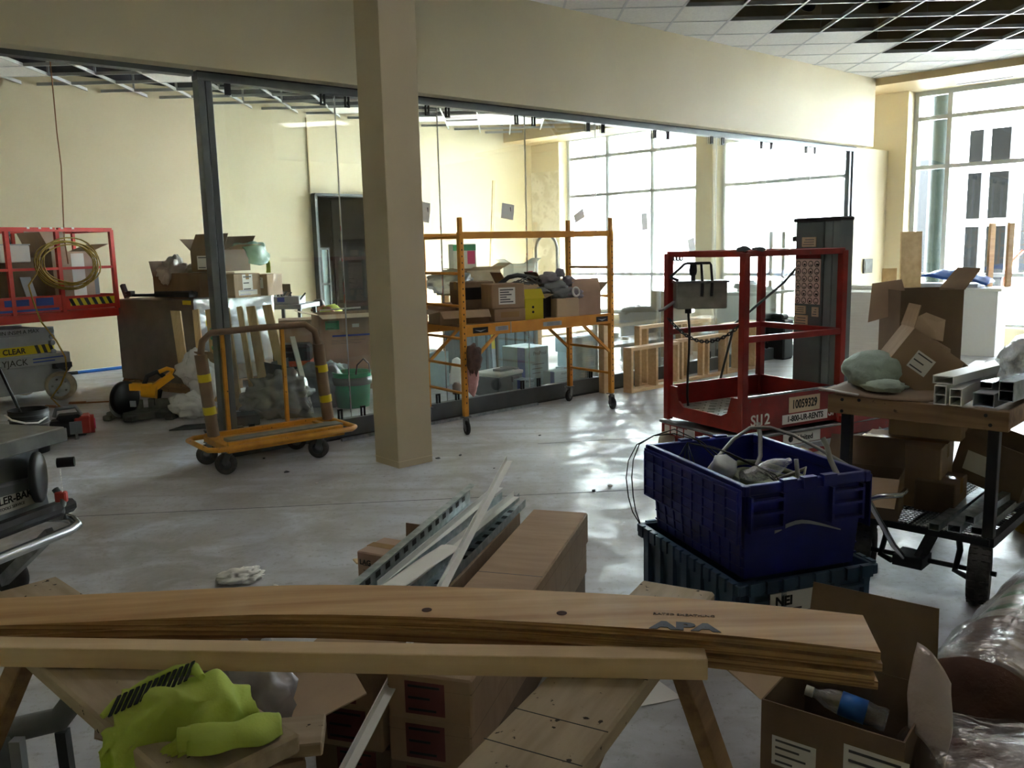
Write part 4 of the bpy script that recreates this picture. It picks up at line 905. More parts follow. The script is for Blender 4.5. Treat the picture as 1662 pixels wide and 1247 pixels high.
mb = MB(); mb.tube([(-.9, -.05, .1), (-.95, -.08, .1)], .02); 
hz = thing('bent_hose', 'grey bent hose with pale nozzle under the lumber at the lower left', 'hose', (-1.28, 2.25, 0), 0)
MB().tube([(-.35, -.02, .33), (-.15, 0, .30), (-.02, .02, .32), (.06, .05, .42), (.07, .1, .52)], .035, 10).build('hose', M['midgrey'], hz)
MB().cyl((-.18, -.02, .30), (-.18, -.05, .05), .05, 14, .07).bx(-.12, -.09, -.06, -.03, .18, .3).build('nozzle', M['ltgrey'], hz)
MB().bar((-.2, .0, 0), (-.2, .02, .26), .03).bar((-.02, .04, 0), (-.02, .03, .28), .03).build('stand', M['grey'], hz)

# ------------------------------------------------------------------ rolling scaffold
SX, SY, SR = -.411, 7.441, 36.5
sc = thing('scaffold', 'orange rolling scaffold with loaded deck in front of the glass', 'scaffold', (SX, SY, 0), SR)
SL, SW = 1.735, .63
def onS(x, y, z): a = R(SR); return (SX + x * math.cos(a) - y * math.sin(a), SY + x * math.sin(a) + y * math.cos(a), z)
for x in (0, SL):
    for y in (0, SW):
        MB().bar((x, y, .16), (x, y, 1.75), .046).build('post', M['orange'], sc, .004)
        MB().bar((x, y, 1.75), (x, y, 1.87), .032).build('post_tip', M['orange'], sc)
        mb = MB()
        for k in range(26): mb.box((x, y - .0235, .28 + k * .055), (.010, .001, .014))
        mb.build('pin_holes', M['ink'], sc)
        caster(sc, x, y, .062, .16, 'rubber', 75 if y == 0 else 20, .032)
    for z in (.36, .60, .84, 1.12, 1.40, 1.71):
        MB().cyl((x, 0, z), (x, SW, z), .013, 8).build('rung', M['orange'], sc)
for y in (0, SW):
    MB().bx(0, SL, y - .02, y + .02, .855, .955).build('side_beam', M['orange'], sc, .004)
    MB().bar((0, y, 1.725), (SL, y, 1.725), .028, .05).build('top_rail', M['orange'] if y == 0 else M['orange'], sc)
    for (xa, xb, za) in ((.0, .36, .56), (SL, SL - .36, .56)):
        MB().bar((xa, y, za), (xb, y, .86), .024).build('brace', M['orange'], sc)
MB().bx(.02, SL - .02, .02, SW - .02, .935, .95).build('deck', M['pinedk'], sc)
for (x, w) in ((.17, .16), (1.60, .15)):
    q = MB().bx(x - w / 2, x + w / 2, -.0215, -.02, .88, .93).build('black_sticker', M['ink'], sc)
    mb = MB(); mb.slab([(x - w * .4, -.022, .91), (x, -.022, .889), (x + w * .4, -.022, .91), (x, -.022, .902)], .0008); mb.build('wing_mark', M['ltgrey'], q)
for (x, w) in ((.40, .14), (.98, .22)):
    q = MB().bx(x - w / 2, x + w / 2, -.0215, -.02, .885, .925).build('pale_sticker', M['ltgrey'], sc)
    mb = MB()
    for k in range(3): mb.bx(x - w * .3, x + w * .4, -.0222, -.0215, .892 + k * .011, .896 + k * .011)
    mb.build('print', M['print'], q)
MB().bx(.495, .503, -.022, -.02, .855, .955).build('deck_joint', M['galv'], sc)
# load on the deck
D0 = .951
carton('wide low carton with its lid flap hanging, leftmost on the scaffold deck', onS(.18, .34, D0), (.46, .34, .12), SR - 14, 'card', {'front': 128, 'back': 60, 'left': 100}, (), False, flap=.10)
carton('dark banded carton behind the labelled carton on the scaffold', onS(.42, .47, D0), (.34, .24, .36), SR - 6, 'carddk', None, [('front', .45, .70, .26, .11, 'ink', 0)])
carton('crushed flat carton under the labelled carton on the scaffold', onS(.58, .20, D0), (.31, .30, .115), SR - 12, 'card', None, [('front', .5, .55, .18, .05, 'tape', 0)], False)
carton('carton with large white label stacked on the crushed carton', onS(.57, .20, D0 + .117), (.32, .30, .22), SR - 14, 'card', None, [('front', .46, .52, .16, .15, 'paper', 6)], False)
yb = carton('yellow carton with black edge on the scaffold deck', onS(.84, .13, D0), (.20, .20, .19), SR - 12, 'ylwbox', {'front': -30, 'right': 70}, (), False)
MB().bx(.085, .1, -.102, -.1, .0, .19).cyl((-.02, -.1, .115), (-.02, -.103, .115), .012, 8).cyl((-.02, -.1, .07), (-.02, -.103, .07), .012, 8).build('black_mark', M['ink'], yb)
carton('brown carton with torn flap behind the yellow carton', onS(.90, .42, D0), (.30, .26, .32), SR - 10, 'card', {'front': 115, 'left': 30}, (), False)
carton('cream stained carton under the grey gloves on the scaffold', onS(1.22, .13, D0), (.24, .24, .175), SR - 10, 'cardlt', None, (), False)
carton('black carton standing between the cream and the yellow cartons', onS(1.04, .30, D0), (.16, .3, .2), SR - 8, 'black', None, (), False)
carton('large pinkish carton with lifted flap, rightmost on the scaffold', onS(1.50, .25, D0), (.34, .36, .22), SR - 4, 'cardpk', {'front': -12, 'right': 50, 'back': 20}, (), False, flap=.13)
carton('dark open carton behind the large pinkish carton on the scaffold', onS(1.34, .50, D0), (.28, .22, .33), SR, 'carddk', {'left': 35}, (), False)
hb = thing('hose_loop', 'dark grey corrugated hose arching over the scaffold cartons', 'hose', onS(.78, .32, D0 + .30), SR - 6)
MB().tube([(-.18, 0, -.06), (-.13, 0, .03), (-.04, 0, .085), (.06, .0, .10), (.18, -.01, .08), (.30, -.02, .05), (.40, -.02, .02)], .022, 10).build('hose', M['grey'], hb)
mb = MB()
for k in range(10): mb.tube([(-.1 + k * .04, -.03, .0), (.0 + k * .05, -.04 + .01 * (k % 3), .045 + .012 * (k % 4)), (.16 + k * .04, -.05, .01)], .007, 6)
mb.build('fittings', M['dullsteel'], hb)
gl = thing('glove_bundle', 'bundle of grey work gloves and rags heaped over the cream carton', 'gloves', onS(1.16, .16, D0 + .19), SR - 10)
for k, (x, y, z, sx, sy, sz) in enumerate(((.0, .02, .09, .13, .09, .06), (-.02, .06, .17, .10, .07, .06), (.14, -.05, .03, .12, .07, .045), (.02, -.08, .03, .1, .06, .05), (.22, -.06, .0, .05, .05, .03), (.16, .02, .14, .06, .05, .05), (-.16, -.02, .06, .10, .04, .03), (.08, .04, .22, .05, .04, .04))):
    MB().blob((x, y, z), (sx, sy, sz), .42, 2.2, k + 20, 3).build('glove', M['greycloth'] if k % 3 else M['midgrey'], gl)
MB().lathe([(.035, 0), (.05, .005), (.05, .012), (.032, .02), (.03, .004)], (.16, -.115, .04), (.2, -1, .1), 18).build('cuff', M['white'], gl)
rg = thing('hanging_rag', 'pink rag and brown glove hanging on the scaffold front post', 'rag', onS(.03, -.03, .38), SR)
MB().sheet([[(-.02, -.01, .0), (.03, -.02, -.05), (.06, .0, .02)], [(-.03, -.02, .12), (.03, -.04, .1), (.09, -.01, .1)], [(-.03, -.02, .22), (.03, -.045, .2), (.09, -.01, .2)], [(-.02, -.01, .3), (.02, -.02, .3), (.06, 0, .3)]], 4, .012, 14, .006, 3).build('rag', M['rag'], rg)
MB().blob((.03, -.035, .28), (.07, .03, .13), .4, 2.2, 31, 3).build('glove', M['ragdk'], rg)

# ------------------------------------------------------------------ knee-wall lumber frames leaning on the glass
def kframe(label, t0, t1, h, o, studs, m='pinelt', dep=.09, dbl=False):
    f = thing('stud_assembly', label, 'frame', tuple(PA(t0, o)), math.degrees(ANG_A)); w = t1 - t0
    MB().bx(0, w, -dep, 0, 0, .036).build('bottom_plate', M[m], f, .002); MB().bx(0, w, -dep, 0, h - .036, h).build('top_plate', M[m], f, .002)
    for x in studs: MB().bx(x, x + .036, -dep, 0, .036, h - .036).build('stud', M[m], f, .002)
    return f
kframe('short pine stud frame standing by the scaffold right caster', 2.36, 3.20, .50, .30, (0, .42, .80), dep=.12)
kframe('tall pine stud frame leaning on the glass behind the short frame', 2.72, 3.62, .70, .15, (0, .12, .74, .86), dep=.08)
kframe('low pine frame with long top rail in the middle of the row', 3.22, 4.20, .51, .28, (0, .10, .5, .60, .94), dep=.08)
kframe('pine stud frame with plywood back, rightmost before the red lift', 4.22, 4.86, .62, .22, (0, .28, .60), dep=.14)
solo('pine_post', MB().bx(-.06, .06, -.04, .04, 0, .82), M['pinelt'], 'upright pine post against the glass behind the scaffold', 'post', tuple(PA(2.22, .16)), math.degrees(ANG_A), bevel=.003)

# paper notes taped to the panes
for k, (t, z, w, h, r_) in enumerate(((-.03, 1.95, .12, .18, -8), (.98, 1.965, .16, .15, -8), (1.99, 1.93, .16, .13, 14), (3.06, 1.87, .10, .19, 5), (3.94, 1.59, .13, .16, 14))):
    n = thing('paper_note', ('note taped on the pane just right of the column', 'square grey note taped on the glass above the left scaffold boxes', 'torn crooked note taped on the glass by the scaffold right post', 'narrow note taped on the glass right of the scaffold', 'lowest note, taped on the glass above the red lift rail')[k], 'note', tuple(PA(t, .012, z)), math.degrees(ANG_A))
    c_, s_ = math.cos(R(r_)), math.sin(R(r_)); q = [(-w / 2, -h / 2), (w / 2, -h / 2 + (.03 if k == 2 else 0)), (w / 2, h / 2), (-w / 2, h / 2 - (.04 if k == 2 else 0))]
    MB().slab([(x * c_ - y * s_, 0, x * s_ + y * c_) for x, y in q], .0015).build('sheet', M['paper'], n)
    if k < 2: MB().slab([(.03, -.003, .04), (.036, -.003, -.0), (.042, -.003, .0), (.04, -.003, .045)], .0006).build('pen_mark', M['ink'], n)

# ------------------------------------------------------------------ room behind the glass
g = thing('gang_box', 'slate grey ribbed storage chest behind the scaffold', 'chest', (-.25, 11.25, 0), 40)
MB().bx(-.55, .55, -.3, .3, .03, .60).build('body', M['gangbox'], g, .01)
mb = MB()
for k in range(7): mb.bx(-.5 + k * .16, -.47 + k * .16, -.31, -.30, .05, .58)
mb.build('rib', M['grey'], g); MB().bx(-.56, .56, -.31, .31, .60, .64).build('lid', M['pinedk'], g, .006)
lv = thing('spirit_level', 'yellow and silver spirit level leaning upright behind the glass', 'level', (-.20, 10.3, .0), 40, rx=-4)
MB().bx(-.03, .03, -.012, .012, 0, .62).build('body', M['ltgrey'], lv, .003); MB().bx(-.026, .026, -.014, -.012, .0, .08).bx(-.026, .026, -.014, -.012, .42, .6).build('yellow_cap', M['yelltape'], lv); MB().cyl((0, -.013, .5), (0, .013, .5), .024, 14).build('vial', M['hivis'], lv)
tbx = thing('tool_box', 'dark grey tool box with dusty white lid behind the glass', 'tool box', (-.10, 9.62, 0), 52)
MB().bx(-.30, .30, -.17, .17, 0, .22).build('body', M['grey'], tbx, .015); MB().bx(-.32, .32, -.19, .19, .22, .26).build('lid', M['white'], tbx, .01)
mb = MB(); mb.bx(-.15, .05, -.1, .02, .26, .285); mb.bx(.08, .2, -.12, .1, .26, .275); mb.build('tray_contents', M['midgrey'], tbx); MB().bx(-.06, .06, -.185, -.17, .14, .2).build('latch', M['black'], tbx)
bx1 = [('white and blue carton with printed name, tall one behind the scaffold', (.16, 9.85, 0), (.36, .40, .50), 40, .06), ('small white and blue carton in front of the tall white one', (.12, 9.52, 0), (.22, .18, .17), 40, .035), ('small white and blue carton right of the tall white one', (.52, 9.78, 0), (.28, .2, .22), 40, .04)]
for lab, loc, sz, rz, ts_ in bx1:
    b = carton(lab, loc, sz, rz, 'tealbox', None, (), False)
    w, d, h = sz; MB().bx(-w / 2 - .001, -w / 2, -d / 2, -d / 2 + d * .32, 0, h).build('blue_panel', M['blueink'], b)
    text(b, 'ProPool', ts_, (w * .12, -d / 2 - .002, h * .85), 'front', M['ink'])
    mb = MB()
    for k in range(3): mb.bx(-w * .2, w * (.3 - .08 * k), -d / 2 - .0012, -d / 2, h * (.6 - .1 * k), h * (.615 - .1 * k))
    mb.build('print', M['print'], b)
for k, (z, dx) in enumerate(((0, 0), (.19, .02), (.37, -.01))):
    carton(('lowest', 'middle', 'top')[k] + ' pale carton of the stack behind the scaffold right post', (.80 + dx, 10.35, z), (.42, .34, .18), 42 + 4 * k, 'tealbox', None, [('front', .5, .5, .2, .07, 'paper', 3)], True, 'pale cartons behind the scaffold')
carton('pale blue carton behind the glass just right of the column', (-.98, 10.2, 0), (.34, .34, .42), 40, 'tealbox')
solo('blank_paper', MB().sheet([[(0, 0, 0), (.12, .02, .0), (.2, .1, .02)], [(.02, 0, .15), (.12, .04, .16), (.22, .1, .14)], [(.05, .02, .28), (.12, .06, .3), (.18, .1, .26)]], 4, .01, 4, .003), M['paper'], 'curled white paper standing behind the scaffold front post', 'paper', (-.72, 9.8, .08), 20)
solo('copper_pot', MB().lathe([(0, 0), (.05, 0), (.05, .10), (.03, .13), (0, .13)], n=16), M['brownrope'], 'small copper coloured can beside the curled paper', 'can', (-.62, 9.6, 0))
# workbench behind with cartons
wbk = thing('workbench', 'long pale workbench at the far side of the glass room', 'bench', (.10, 12.7, 0), 42)
MB().bx(-1.2, 1.5, -.35, .35, .98, 1.02).build('bench_top', M['osb'], wbk, .004)
for x in (-1.1, .15, 1.4):
    for y in (-.28, .28): MB().bx(x - .04, x + .04, y - .04, y + .04, 0, .98).build('leg', M['pine'], wbk)
MB().bx(-1.1, 1.4, -.3, .3, .3, .33).build('shelf', M['osb'], wbk)
def onW(x, y, z): a = R(42); return (.10 + x * math.cos(a) - y * math.sin(a), 12.7 + x * math.sin(a) + y * math.cos(a), z)
carton('brown open carton with wide flaps under the green and white carton', onW(-.78, -.05, 1.021), (.52, .40, .30), 30, 'cardlt', {'left': 80, 'front': 75, 'right': 65}, [('front', .5, .2, .12, .05, 'paper', 0)], False)
gbx = carton('white carton with green top band and pink label on the workbench', onW(-.85, .18, 1.34), (.34, .22, .34), 20, 'white', None, [('front', .5, .85, .33, .08, 'greenpl', 0), ('front', .78, .45, .11, .18, 'pink', 0)], False)
carton('carton behind the brown open one on the workbench', onW(-.85, .15, 1.021), (.34, .3, .318), 20, 'carddk')
carton('plain white carton with pink sticker at the bench middle', onW(.10, .05, 1.021), (.36, .30, .36), 30, 'white', {'left': 60, 'right': 60}, [('front', .8, .5, .08, .14, 'pink', 0)], False)
solo('plastic_heap', MB().blob((0, 0, .14), (.32, .22, .15), .4, 2, 41, flat=0.0), M['filmgrey'], 'crumpled plastic heap at the left of the workbench', 'plastic', onW(-1.32, -.12, 1.021), 20)
for k, (x, s) in enumerate(((.50, 1), (.95, -1))):
    solo('conduit_bend', MB().tube([(0, 0, 0), (0, 0, .45), (0, 0, .58), (.04 * s, 0, .68), (.12 * s, 0, .75), (.2 * s, 0, .78)], .022, 10), M['greyconduit'], ('left', 'right')[k] + ' grey bent conduit rising from the workbench', 'conduit', onW(x, .1, 1.021), 42)
solo('canvas_bags', MB().blob((0, 0, .1), (.12, .08, .16), .35, 2, 51, 3).blob((.2, .02, .08), (.1, .08, .15), .35, 2, 52, 3), M['cardin'], 'pair of tan bags lying on top of the storage chest', 'bag', (.12, 11.45, .68), 40)
wl = thing('waste_barrel', 'grey round waste barrel behind the lumber frames', 'barrel', (1.82, 12.3, 0), 0)
MB().lathe([(0, 0), (.22, 0), (.27, .62), (.28, .64), (.28, .68), (.25, .68), (.25, .62), (.2, .03), (0, .03)], n=28).build('shell', M['ltgrey'], wl); MB().blob((0, 0, .68), (.24, .24, .08), .3, 2, 55, 3).build('rubbish', M['grey'], wl)
for k, (x, y, l, lean, m) in enumerate(((1.62, 12.6, 1.75, .05, 'greyconduit'), (2.02, 12.2, 1.35, -.35, 'grey'), (2.35, 12.8, 1.95, .02, 'greyconduit'))):
    q = MB().cyl((lean, 0, l), (0, 0, 0), .018, 8)
    solo('leaning_pole', q, M[m], ('left thin grey pole standing by the waste barrel', 'dark pole leaning over the waste barrel', 'tallest grey pole right of the waste barrel')[k], 'pole', (x, y, 0))
solo('leaning_board_strip', MB().bx(-.03, .03, -.012, .012, 0, 2.95), M['osb'], 'tall narrow wood strip leaning in the far corner of the glass room', 'strip', tuple(PG(8.0, .35)), math.degrees(ANG_G) , rx=5)
for k, (x, y, z, sz) in enumerate(((2.35, 12.6, 0, (.5, .4, .52)), (2.35, 12.6, .522, (.46, .38, .42)), (3.0, 13.2, 0, (.6, .4, .5)))):
    carton(('lower brown carton behind the lumber frames', 'upper brown carton behind the lumber frames', 'brown carton behind the red lift control box')[k], (x, y, z), sz, 38 + 5 * k, 'cardlt' if k else 'card')
solo('plywood_ramp', MB().bar((0, 0, .35), (.75, .2, .85), .10, .03), M['pinelt'], 'pine board slanting up from the waste barrel', 'board', (1.75, 11.9, 0))
sh = thing('saw_bench', 'low table strewn with tools behind the lumber frames', 'table', (1.55, 11.2, 0), 41)
MB().bx(-.8, .9, -.3, .3, .36, .40).build('table_top', M['ltgrey'], sh, .004)
for x in (-.7, .8):
    for y in (-.25, .25): MB().bx(x - .03, x + .03, y - .03, y + .03, 0, .36).build('leg', M['pine'], sh)
mb = MB()
for k in range(12): x = -.7 + k * .13; mb.box((x, rnd.uniform(-.2, .2), .42 + .01 * (k % 3)), (.08, .05, .04 + .03 * (k % 2)), k * 31)
mb.build('hand_tools', M['grey'], sh)
cbn = thing('white_cabinet', 'white cabinet end panel with wood edge seen left of the lift mast', 'cabinet', (3.25, 12.2, 0), 41)
MB().bx(-.15, .45, -.3, .3, .0, .88).build('body', M['white'], cbn, .004); MB().bx(.45, .48, -.31, .3, 0, .88).build('edge', M['pinelt'], cbn); MB().bx(-.2, .9, -.34, .34, .88, .92).build('counter', M['alu'], cbn, .004)
solo('black_case', MB().bx(-.12, .12, -.15, .15, 0, .55).bx(-.08, .08, -.1, .1, .55, .62), M['black'], 'tall black case standing right of the white cabinet', 'case', (3.72, 11.95, .0), 41, bevel=.02)
solo('counter_clutter', MB().blob((0, 0, .07), (.22, .14, .08), .5, 2, 61, 3, 0.0).bx(.15, .5, -.1, .15, 0, .05), M['ltgrey'], 'pale clutter lying on the white cabinet counter', 'clutter', (3.35, 12.25, .921), 41)
for k, x in enumerate((0, .22)):
    solo('pine_board_upright', MB().bx(-.06, .06, -.015, .015, 0, 1.75), M['osb'], ('left', 'right')[k] + ' tan board standing upright behind the lift mast', 'board', (3.78 + x, 12.55 + x * .6, 0), 41)
wbn = thing('paint_pail', 'white paint pail behind the glass right of the last lumber frame', 'pail', (2.75, 11.85, 0))
MB().lathe([(0, 0), (.14, 0), (.155, .36), (.165, .36), (.165, .39), (0, .39)], n=26).build('shell', M['tealbox'], wbn)
# ------------------------------------------------------------------ red mast lift
ml = thing('mast_lift', 'red personnel lift with dark mast and chain across its gate', 'lift', (1.54, 5.70, 0), 28.5)
U, V = .92, .78; zd = .41
mb = MB(); mb.bx(0, U, 0, V, zd - .05, zd); mb.build('deck', M['red'], ml)
mb = MB(); mb.bx(.03, U - .03, .03, V - .03, zd, zd + .004)
for i in range(11):
    for j in range(9): mb.box((.06 + i * .08, .06 + j * .08, zd + .006), (.05, .010, .004), 45 if (i + j) % 2 else -45)
mb.build('tread_plate', M['alu'], ml)
mb = MB(); mb.bx(0, U, -.008, .008, zd - .08, zd + .155); mb.bx(0, U, V - .008, V + .008, zd - .08, zd + .155); mb.bx(U - .008, U + .008, 0, V, zd - .08, zd + .155)
# entry side (x = 0): low sill with a scooped cut-out
prof = [(0, -.08), (V, -.08), (V, .155), (V - .10, .155), (V - .13, .05), (V - .18, .012), (.20, .012), (.14, .04), (.10, .155), (0, .155)]
mb.prism([(y, z + zd) for y, z in prof], -.008, .008, Matrix(((0, 0, 1, 0), (1, 0, 0, 0), (0, 1, 0, 0), (0, 0, 0, 1)))); mb.build('toe_board', M['red'], ml)
MB().bx(0, U, -.014, .012, zd + .155, zd + .168).build('toe_cap', M['dullsteel'], ml)
for (x, y) in ((0, 0), (0, V), (U, 0), (U, V)):
    MB().bar((x, y, zd - .1), (x, y, 1.535), .052).build('rail_post', M['red'], ml, .004)
for nm, z in (('top_rail', 1.53), ('mid_rail', .965)):
    for a, b in (((0, V), (U, V)), ((0, 0), (U, 0)), ((U, 0), (U, V))):
        MB().bar((a[0], a[1], z), (b[0], b[1], z), .042).build(nm, M['red'], ml, .004)
MB().bar((0, 0, 1.53), (0, V, 1.53), .042).build('top_rail', M['red'], ml, .004)
mb = MB()
for k in range(3): mb.lathe([(.012, -.008), (.02, 0), (.012, .008)], (0, V - .07 - k * .035, 1.50), (0, 1, 0), 10)
mb.blob((0, .02, 1.56), (.03, .05, .02), .4, 3, 2, 2); mb.blob((.12, 0, 1.555), (.05, .03, .02), .4, 3, 5, 2); mb.build('tape_wraps', M['grey'], ml)
# gate chain
def chain(parent, a, b, sag, n, r, m):
    mb = MB(); a = Vector(a); b = Vector(b); pts = [a.lerp(b, i / n) + Vector((0, 0, -sag * 4 * (i / n) * (1 - i / n))) for i in range(n + 1)]
    for i in range(n):
        p, q = pts[i], pts[i + 1]; d = (q - p).normalized(); s = d.cross(Vector((0, 0, 1))).normalized()
        if i % 2: s = s.cross(d)
        c = (p + q) / 2; h = (q - p).length * .66
        mb.tube([c + d * (math.cos(t) * h) + s * (math.sin(t) * r * 2.2) for t in [2 * math.pi * k / 10 for k in range(10)]], r, 5, True)
    mb.build('gate_chain', m, parent)
chain(ml, (-.02, V - .02, 1.07), (-.02, .02, 1.06), .14, 27, .0045, M['black'])
# control box hung inside the left rail
cbx = thing('lift_control_box', 'grey control box with black guard loop hanging on the red lift rail', 'control box', (1.235, 6.30, -.03), -2)
MB().bx(-.04, .32, -.10, .10, 1.17, 1.36).build('case', M['alu'], cbx, .008)
MB().bx(-.05, .33, -.12, .11, 1.355, 1.37).build('lid', M['dullsteel'], cbx)
MB().tube([(-.08, -.06, 1.40), (.02, -.06, 1.49), (.04, -.06, 1.495), (.20, -.06, 1.495), (.21, -.06, 1.48), (.21, -.11, 1.36), (.205, -.115, 1.26)], .010, 8).tube([(.14, -.06, 1.49), (.14, -.11, 1.36), (.135, -.115, 1.26)], .010, 8).tube([(-.08, -.06, 1.40), (-.02, -.06, 1.375)], .01, 8).build('guard_loop', M['black'], cbx)
MB().cyl((.09, -.02, 1.37), (.09, -.02, 1.42), .016, 10).tube([(.09, -.02, 1.41), (.088, -.02, 1.44), (.09, -.02, 1.485)], [.022, .030, .024], 12).build('joystick', M['black'], cbx)
MB().cyl((.06, 0, 1.17), (.06, 0, 1.135), .025, 12).tube([(.06, 0, 1.14), (.07, 0, 1.0), (.068, .0, .85), (.06, 0, .7), (.06, .02, .52), (.07, .02, .42)], .009, 8).build('cable', M['black'], cbx)
MB().tube([(-.04, .0, 1.22), (-.12, -.02, 1.17), (-.16, -.02, 1.16)], .012).build('bracket', M['dullsteel'], cbx)
# mast
MB().bx(U + .03, U + .15, .21, .47, .30, 1.74).build('mast_column', M['mastfront'], ml, .006)
MB().bx(U + .04, U + .17, .135, .205, .30, 1.745).build('mast_channel', M['mast'], ml, .004)
MB().bx(U + .04, U + .17, .06, .13, .30, 1.745).build('mast_channel', M['mast'], ml, .004)
MB().bx(U + .02, U + .175, .055, .49, 1.74, 1.77).bx(U + .02, U + .05, .47, .50, 1.60, 1.64).build('mast_cap', M['black'], ml, .008)
q = MB().bx(U + .022, U + .03, .22, .455, 1.14, 1.47).build('label_plate', M['platepink'], ml)
MB().bx(U + .018, U + .022, .22, .455, 1.475, 1.51).build('red_header', M['red'], q)
mb = MB(); 
for i in range(4):
    for j in range(6):
        y, z = .25 + i * .058, 1.165 + j * .054
        mb.tube([(U + .019, y + .021 * math.cos(t), z + .021 * math.sin(t)) for t in [2 * math.pi * k / 14 for k in range(14)]], .0025, 4, True)
        mb.bx(U + .0185, U + .020, y - .010 + .003 * (i - j % 3), y + .008, z - .012, z - .006 + .008 * ((i + j) % 2))
mb.build('warning_pictograms', M['ink'], q)
for (y0, y1, z0, z1) in ((.35, .455, 1.065, 1.125), (.23, .29, 1.05, 1.12), (.33, .455, .975, 1.055), (.27, .40, 1.56, 1.63)):
    o = MB().bx(U + .022, U + .030, y0, y1, z0, z1).build('label_sticker', M['cardlt'], ml)
    mb = MB()
    for k in range(3): mb.bx(U + .0205, U + .022, y0 + .015, y1 - .01 - .01 * k, z0 + (z1 - z0) * (.2 + .25 * k), z0 + (z1 - z0) * (.28 + .25 * k))
    mb.build('print', M['print'], o)
MB().tube([(U + .04, .47, 1.40), (U + .0, .54, 1.3), (U - .10, .72, 1.12), (U - .20, .86, .97), (U - .25, .90, .7), (U - .31, .95, .36)], .010, 8).build('cable', M['grey'], ml)
# chassis
mb = MB(); mb.bx(-.05, 1.55, -.02, .80, .20, .285); mb.bx(-.0, 1.5, .03, .75, .10, .20); mb.build('chassis', M['red'], ml, .006)
MB().bx(-.06, 1.58, -.035, .815, .285, .305).build('chassis_lid', M['dullsteel'], ml, .004)
MB().prism([(.9, -.1), (1.55, -.04), (1.55, .86), (.9, .86)], .305, .36).build('battery_cover', M['red'], ml, .006)
MB().bx(.36, 1.6, -.05, -.02, .16, .20).build('blue_stripe', M['ltgrey'], ml)
o = MB().bx(.36, .72, -.024, -.02, .205, .28).build('white_decal', M['paper'], ml); text(o, 'United', .055, (.57, -.026, .242), 'front', M['ink'], rot=(90, 0, 0), bold=.001)
MB().lathe([(0, 0), (.022, 0), (.022, .002), (0, .002)], (.43, -.024, .242), (0, -1, 0), 16).build('decal_disc', M['ink'], o)
for k in range(4):
    MB().bx(-.054, -.05, .70 - k * .075, .755 - k * .075, .215, .275).build('white_decal', M['paper'], ml)
MB().bx(-.055, -.05, .42, .50, .205, .28).bx(-.055, -.05, .2, .33, .21, .27).build('white_decal', M['paper'], ml)
text(ml, 'SJ12', .105, (.155, -.010, zd - .005), 'front', M['paper'], bold=.002)
o = MB().bx(.42, .72, -.0115, -.008, zd + .015, zd + .125).build('number_plate', M['cardlt'], ml); text(o, '10059329', .085, (.57, -.0125, zd + .07), 'front', M['ink'], sx=.72, bold=.002)
o = MB().bx(.36, .80, -.0115, -.008, zd - .06, zd + .005).build('phone_plate', M['paper'], ml); text(o, '1-800-UR-RENTS', .058, (.58, -.0125, zd - .028), 'front', M['ink'], sx=.84, bold=.0015)
text(ml, 'SP.1', .085, (.88, -.010, zd - .02), 'front', M['paper'], bold=.002)
MB().bx(.81, .88, -.011, -.008, zd + .04, zd + .11).build('grey_sticker', M['dullsteel'], ml)
for (x, y) in ((.10, .74), (.10, .04), (1.35, .74), (1.35, .04)):
    c = Vector((x - .06, y, .13)); w = MB().lathe([(.05, -.045), (.115, -.045), (.13, -.03), (.13, .03), (.115, .045), (.05, .045)], c, (.25, 1, 0), 26).build('wheel', M['beigetyre'], ml)
    MB().lathe([(0, -.05), (.05, -.05), (.06, -.03), (.06, .03), (.05, .05), (0, .05)], c, (.25, 1, 0), 18).build('hub', M['ltgrey'], w)

# ------------------------------------------------------------------ blue and slate totes
TR = -42
def tote(label, loc, rz, m, ribs, size=(.62, .50, .36), hang=False):
    w, d, h = size; t = thing('tote', label, 'tote', loc, rz); e = .006; mb = MB(); k = .92
    def ring(z, s): return [(-w / 2 * s, -d / 2 * s, z), (w / 2 * s, -d / 2 * s, z), (w / 2 * s, d / 2 * s, z), (-w / 2 * s, d / 2 * s, z)]
    b = ring(0, k); c = ring(h, 1.0); bi = ring(.01, k - .02); ci = ring(h, .975); vs = [Vector(v) for v in b + c + bi + ci]
    fs = [(3, 2, 1, 0), (8, 9, 10, 11)] + [(i, (i + 1) % 4, 4 + (i + 1) % 4, 4 + i) for i in range(4)] + [(8 + (i + 1) % 4, 8 + i, 12 + i, 12 + (i + 1) % 4) for i in range(4)] + [(4 + i, 4 + (i + 1) % 4, 12 + (i + 1) % 4, 12 + i) for i in range(4)]
    mb.add(vs, fs); mb.build('body', M[m], t)
    mb = MB()
    for y in (-1, 1): mb.bx(-w / 2 - .018, w / 2 + .018, y * d / 2 - .012, y * d / 2 + .012, h - .035, h + .004)
    for x in (-1, 1): mb.bx(x * w / 2 - .012, x * w / 2 + .012, -d / 2 - .018, d / 2 + .018, h - .035, h + .004)
    mb.build('rim', M[m], t, .003)
    return t
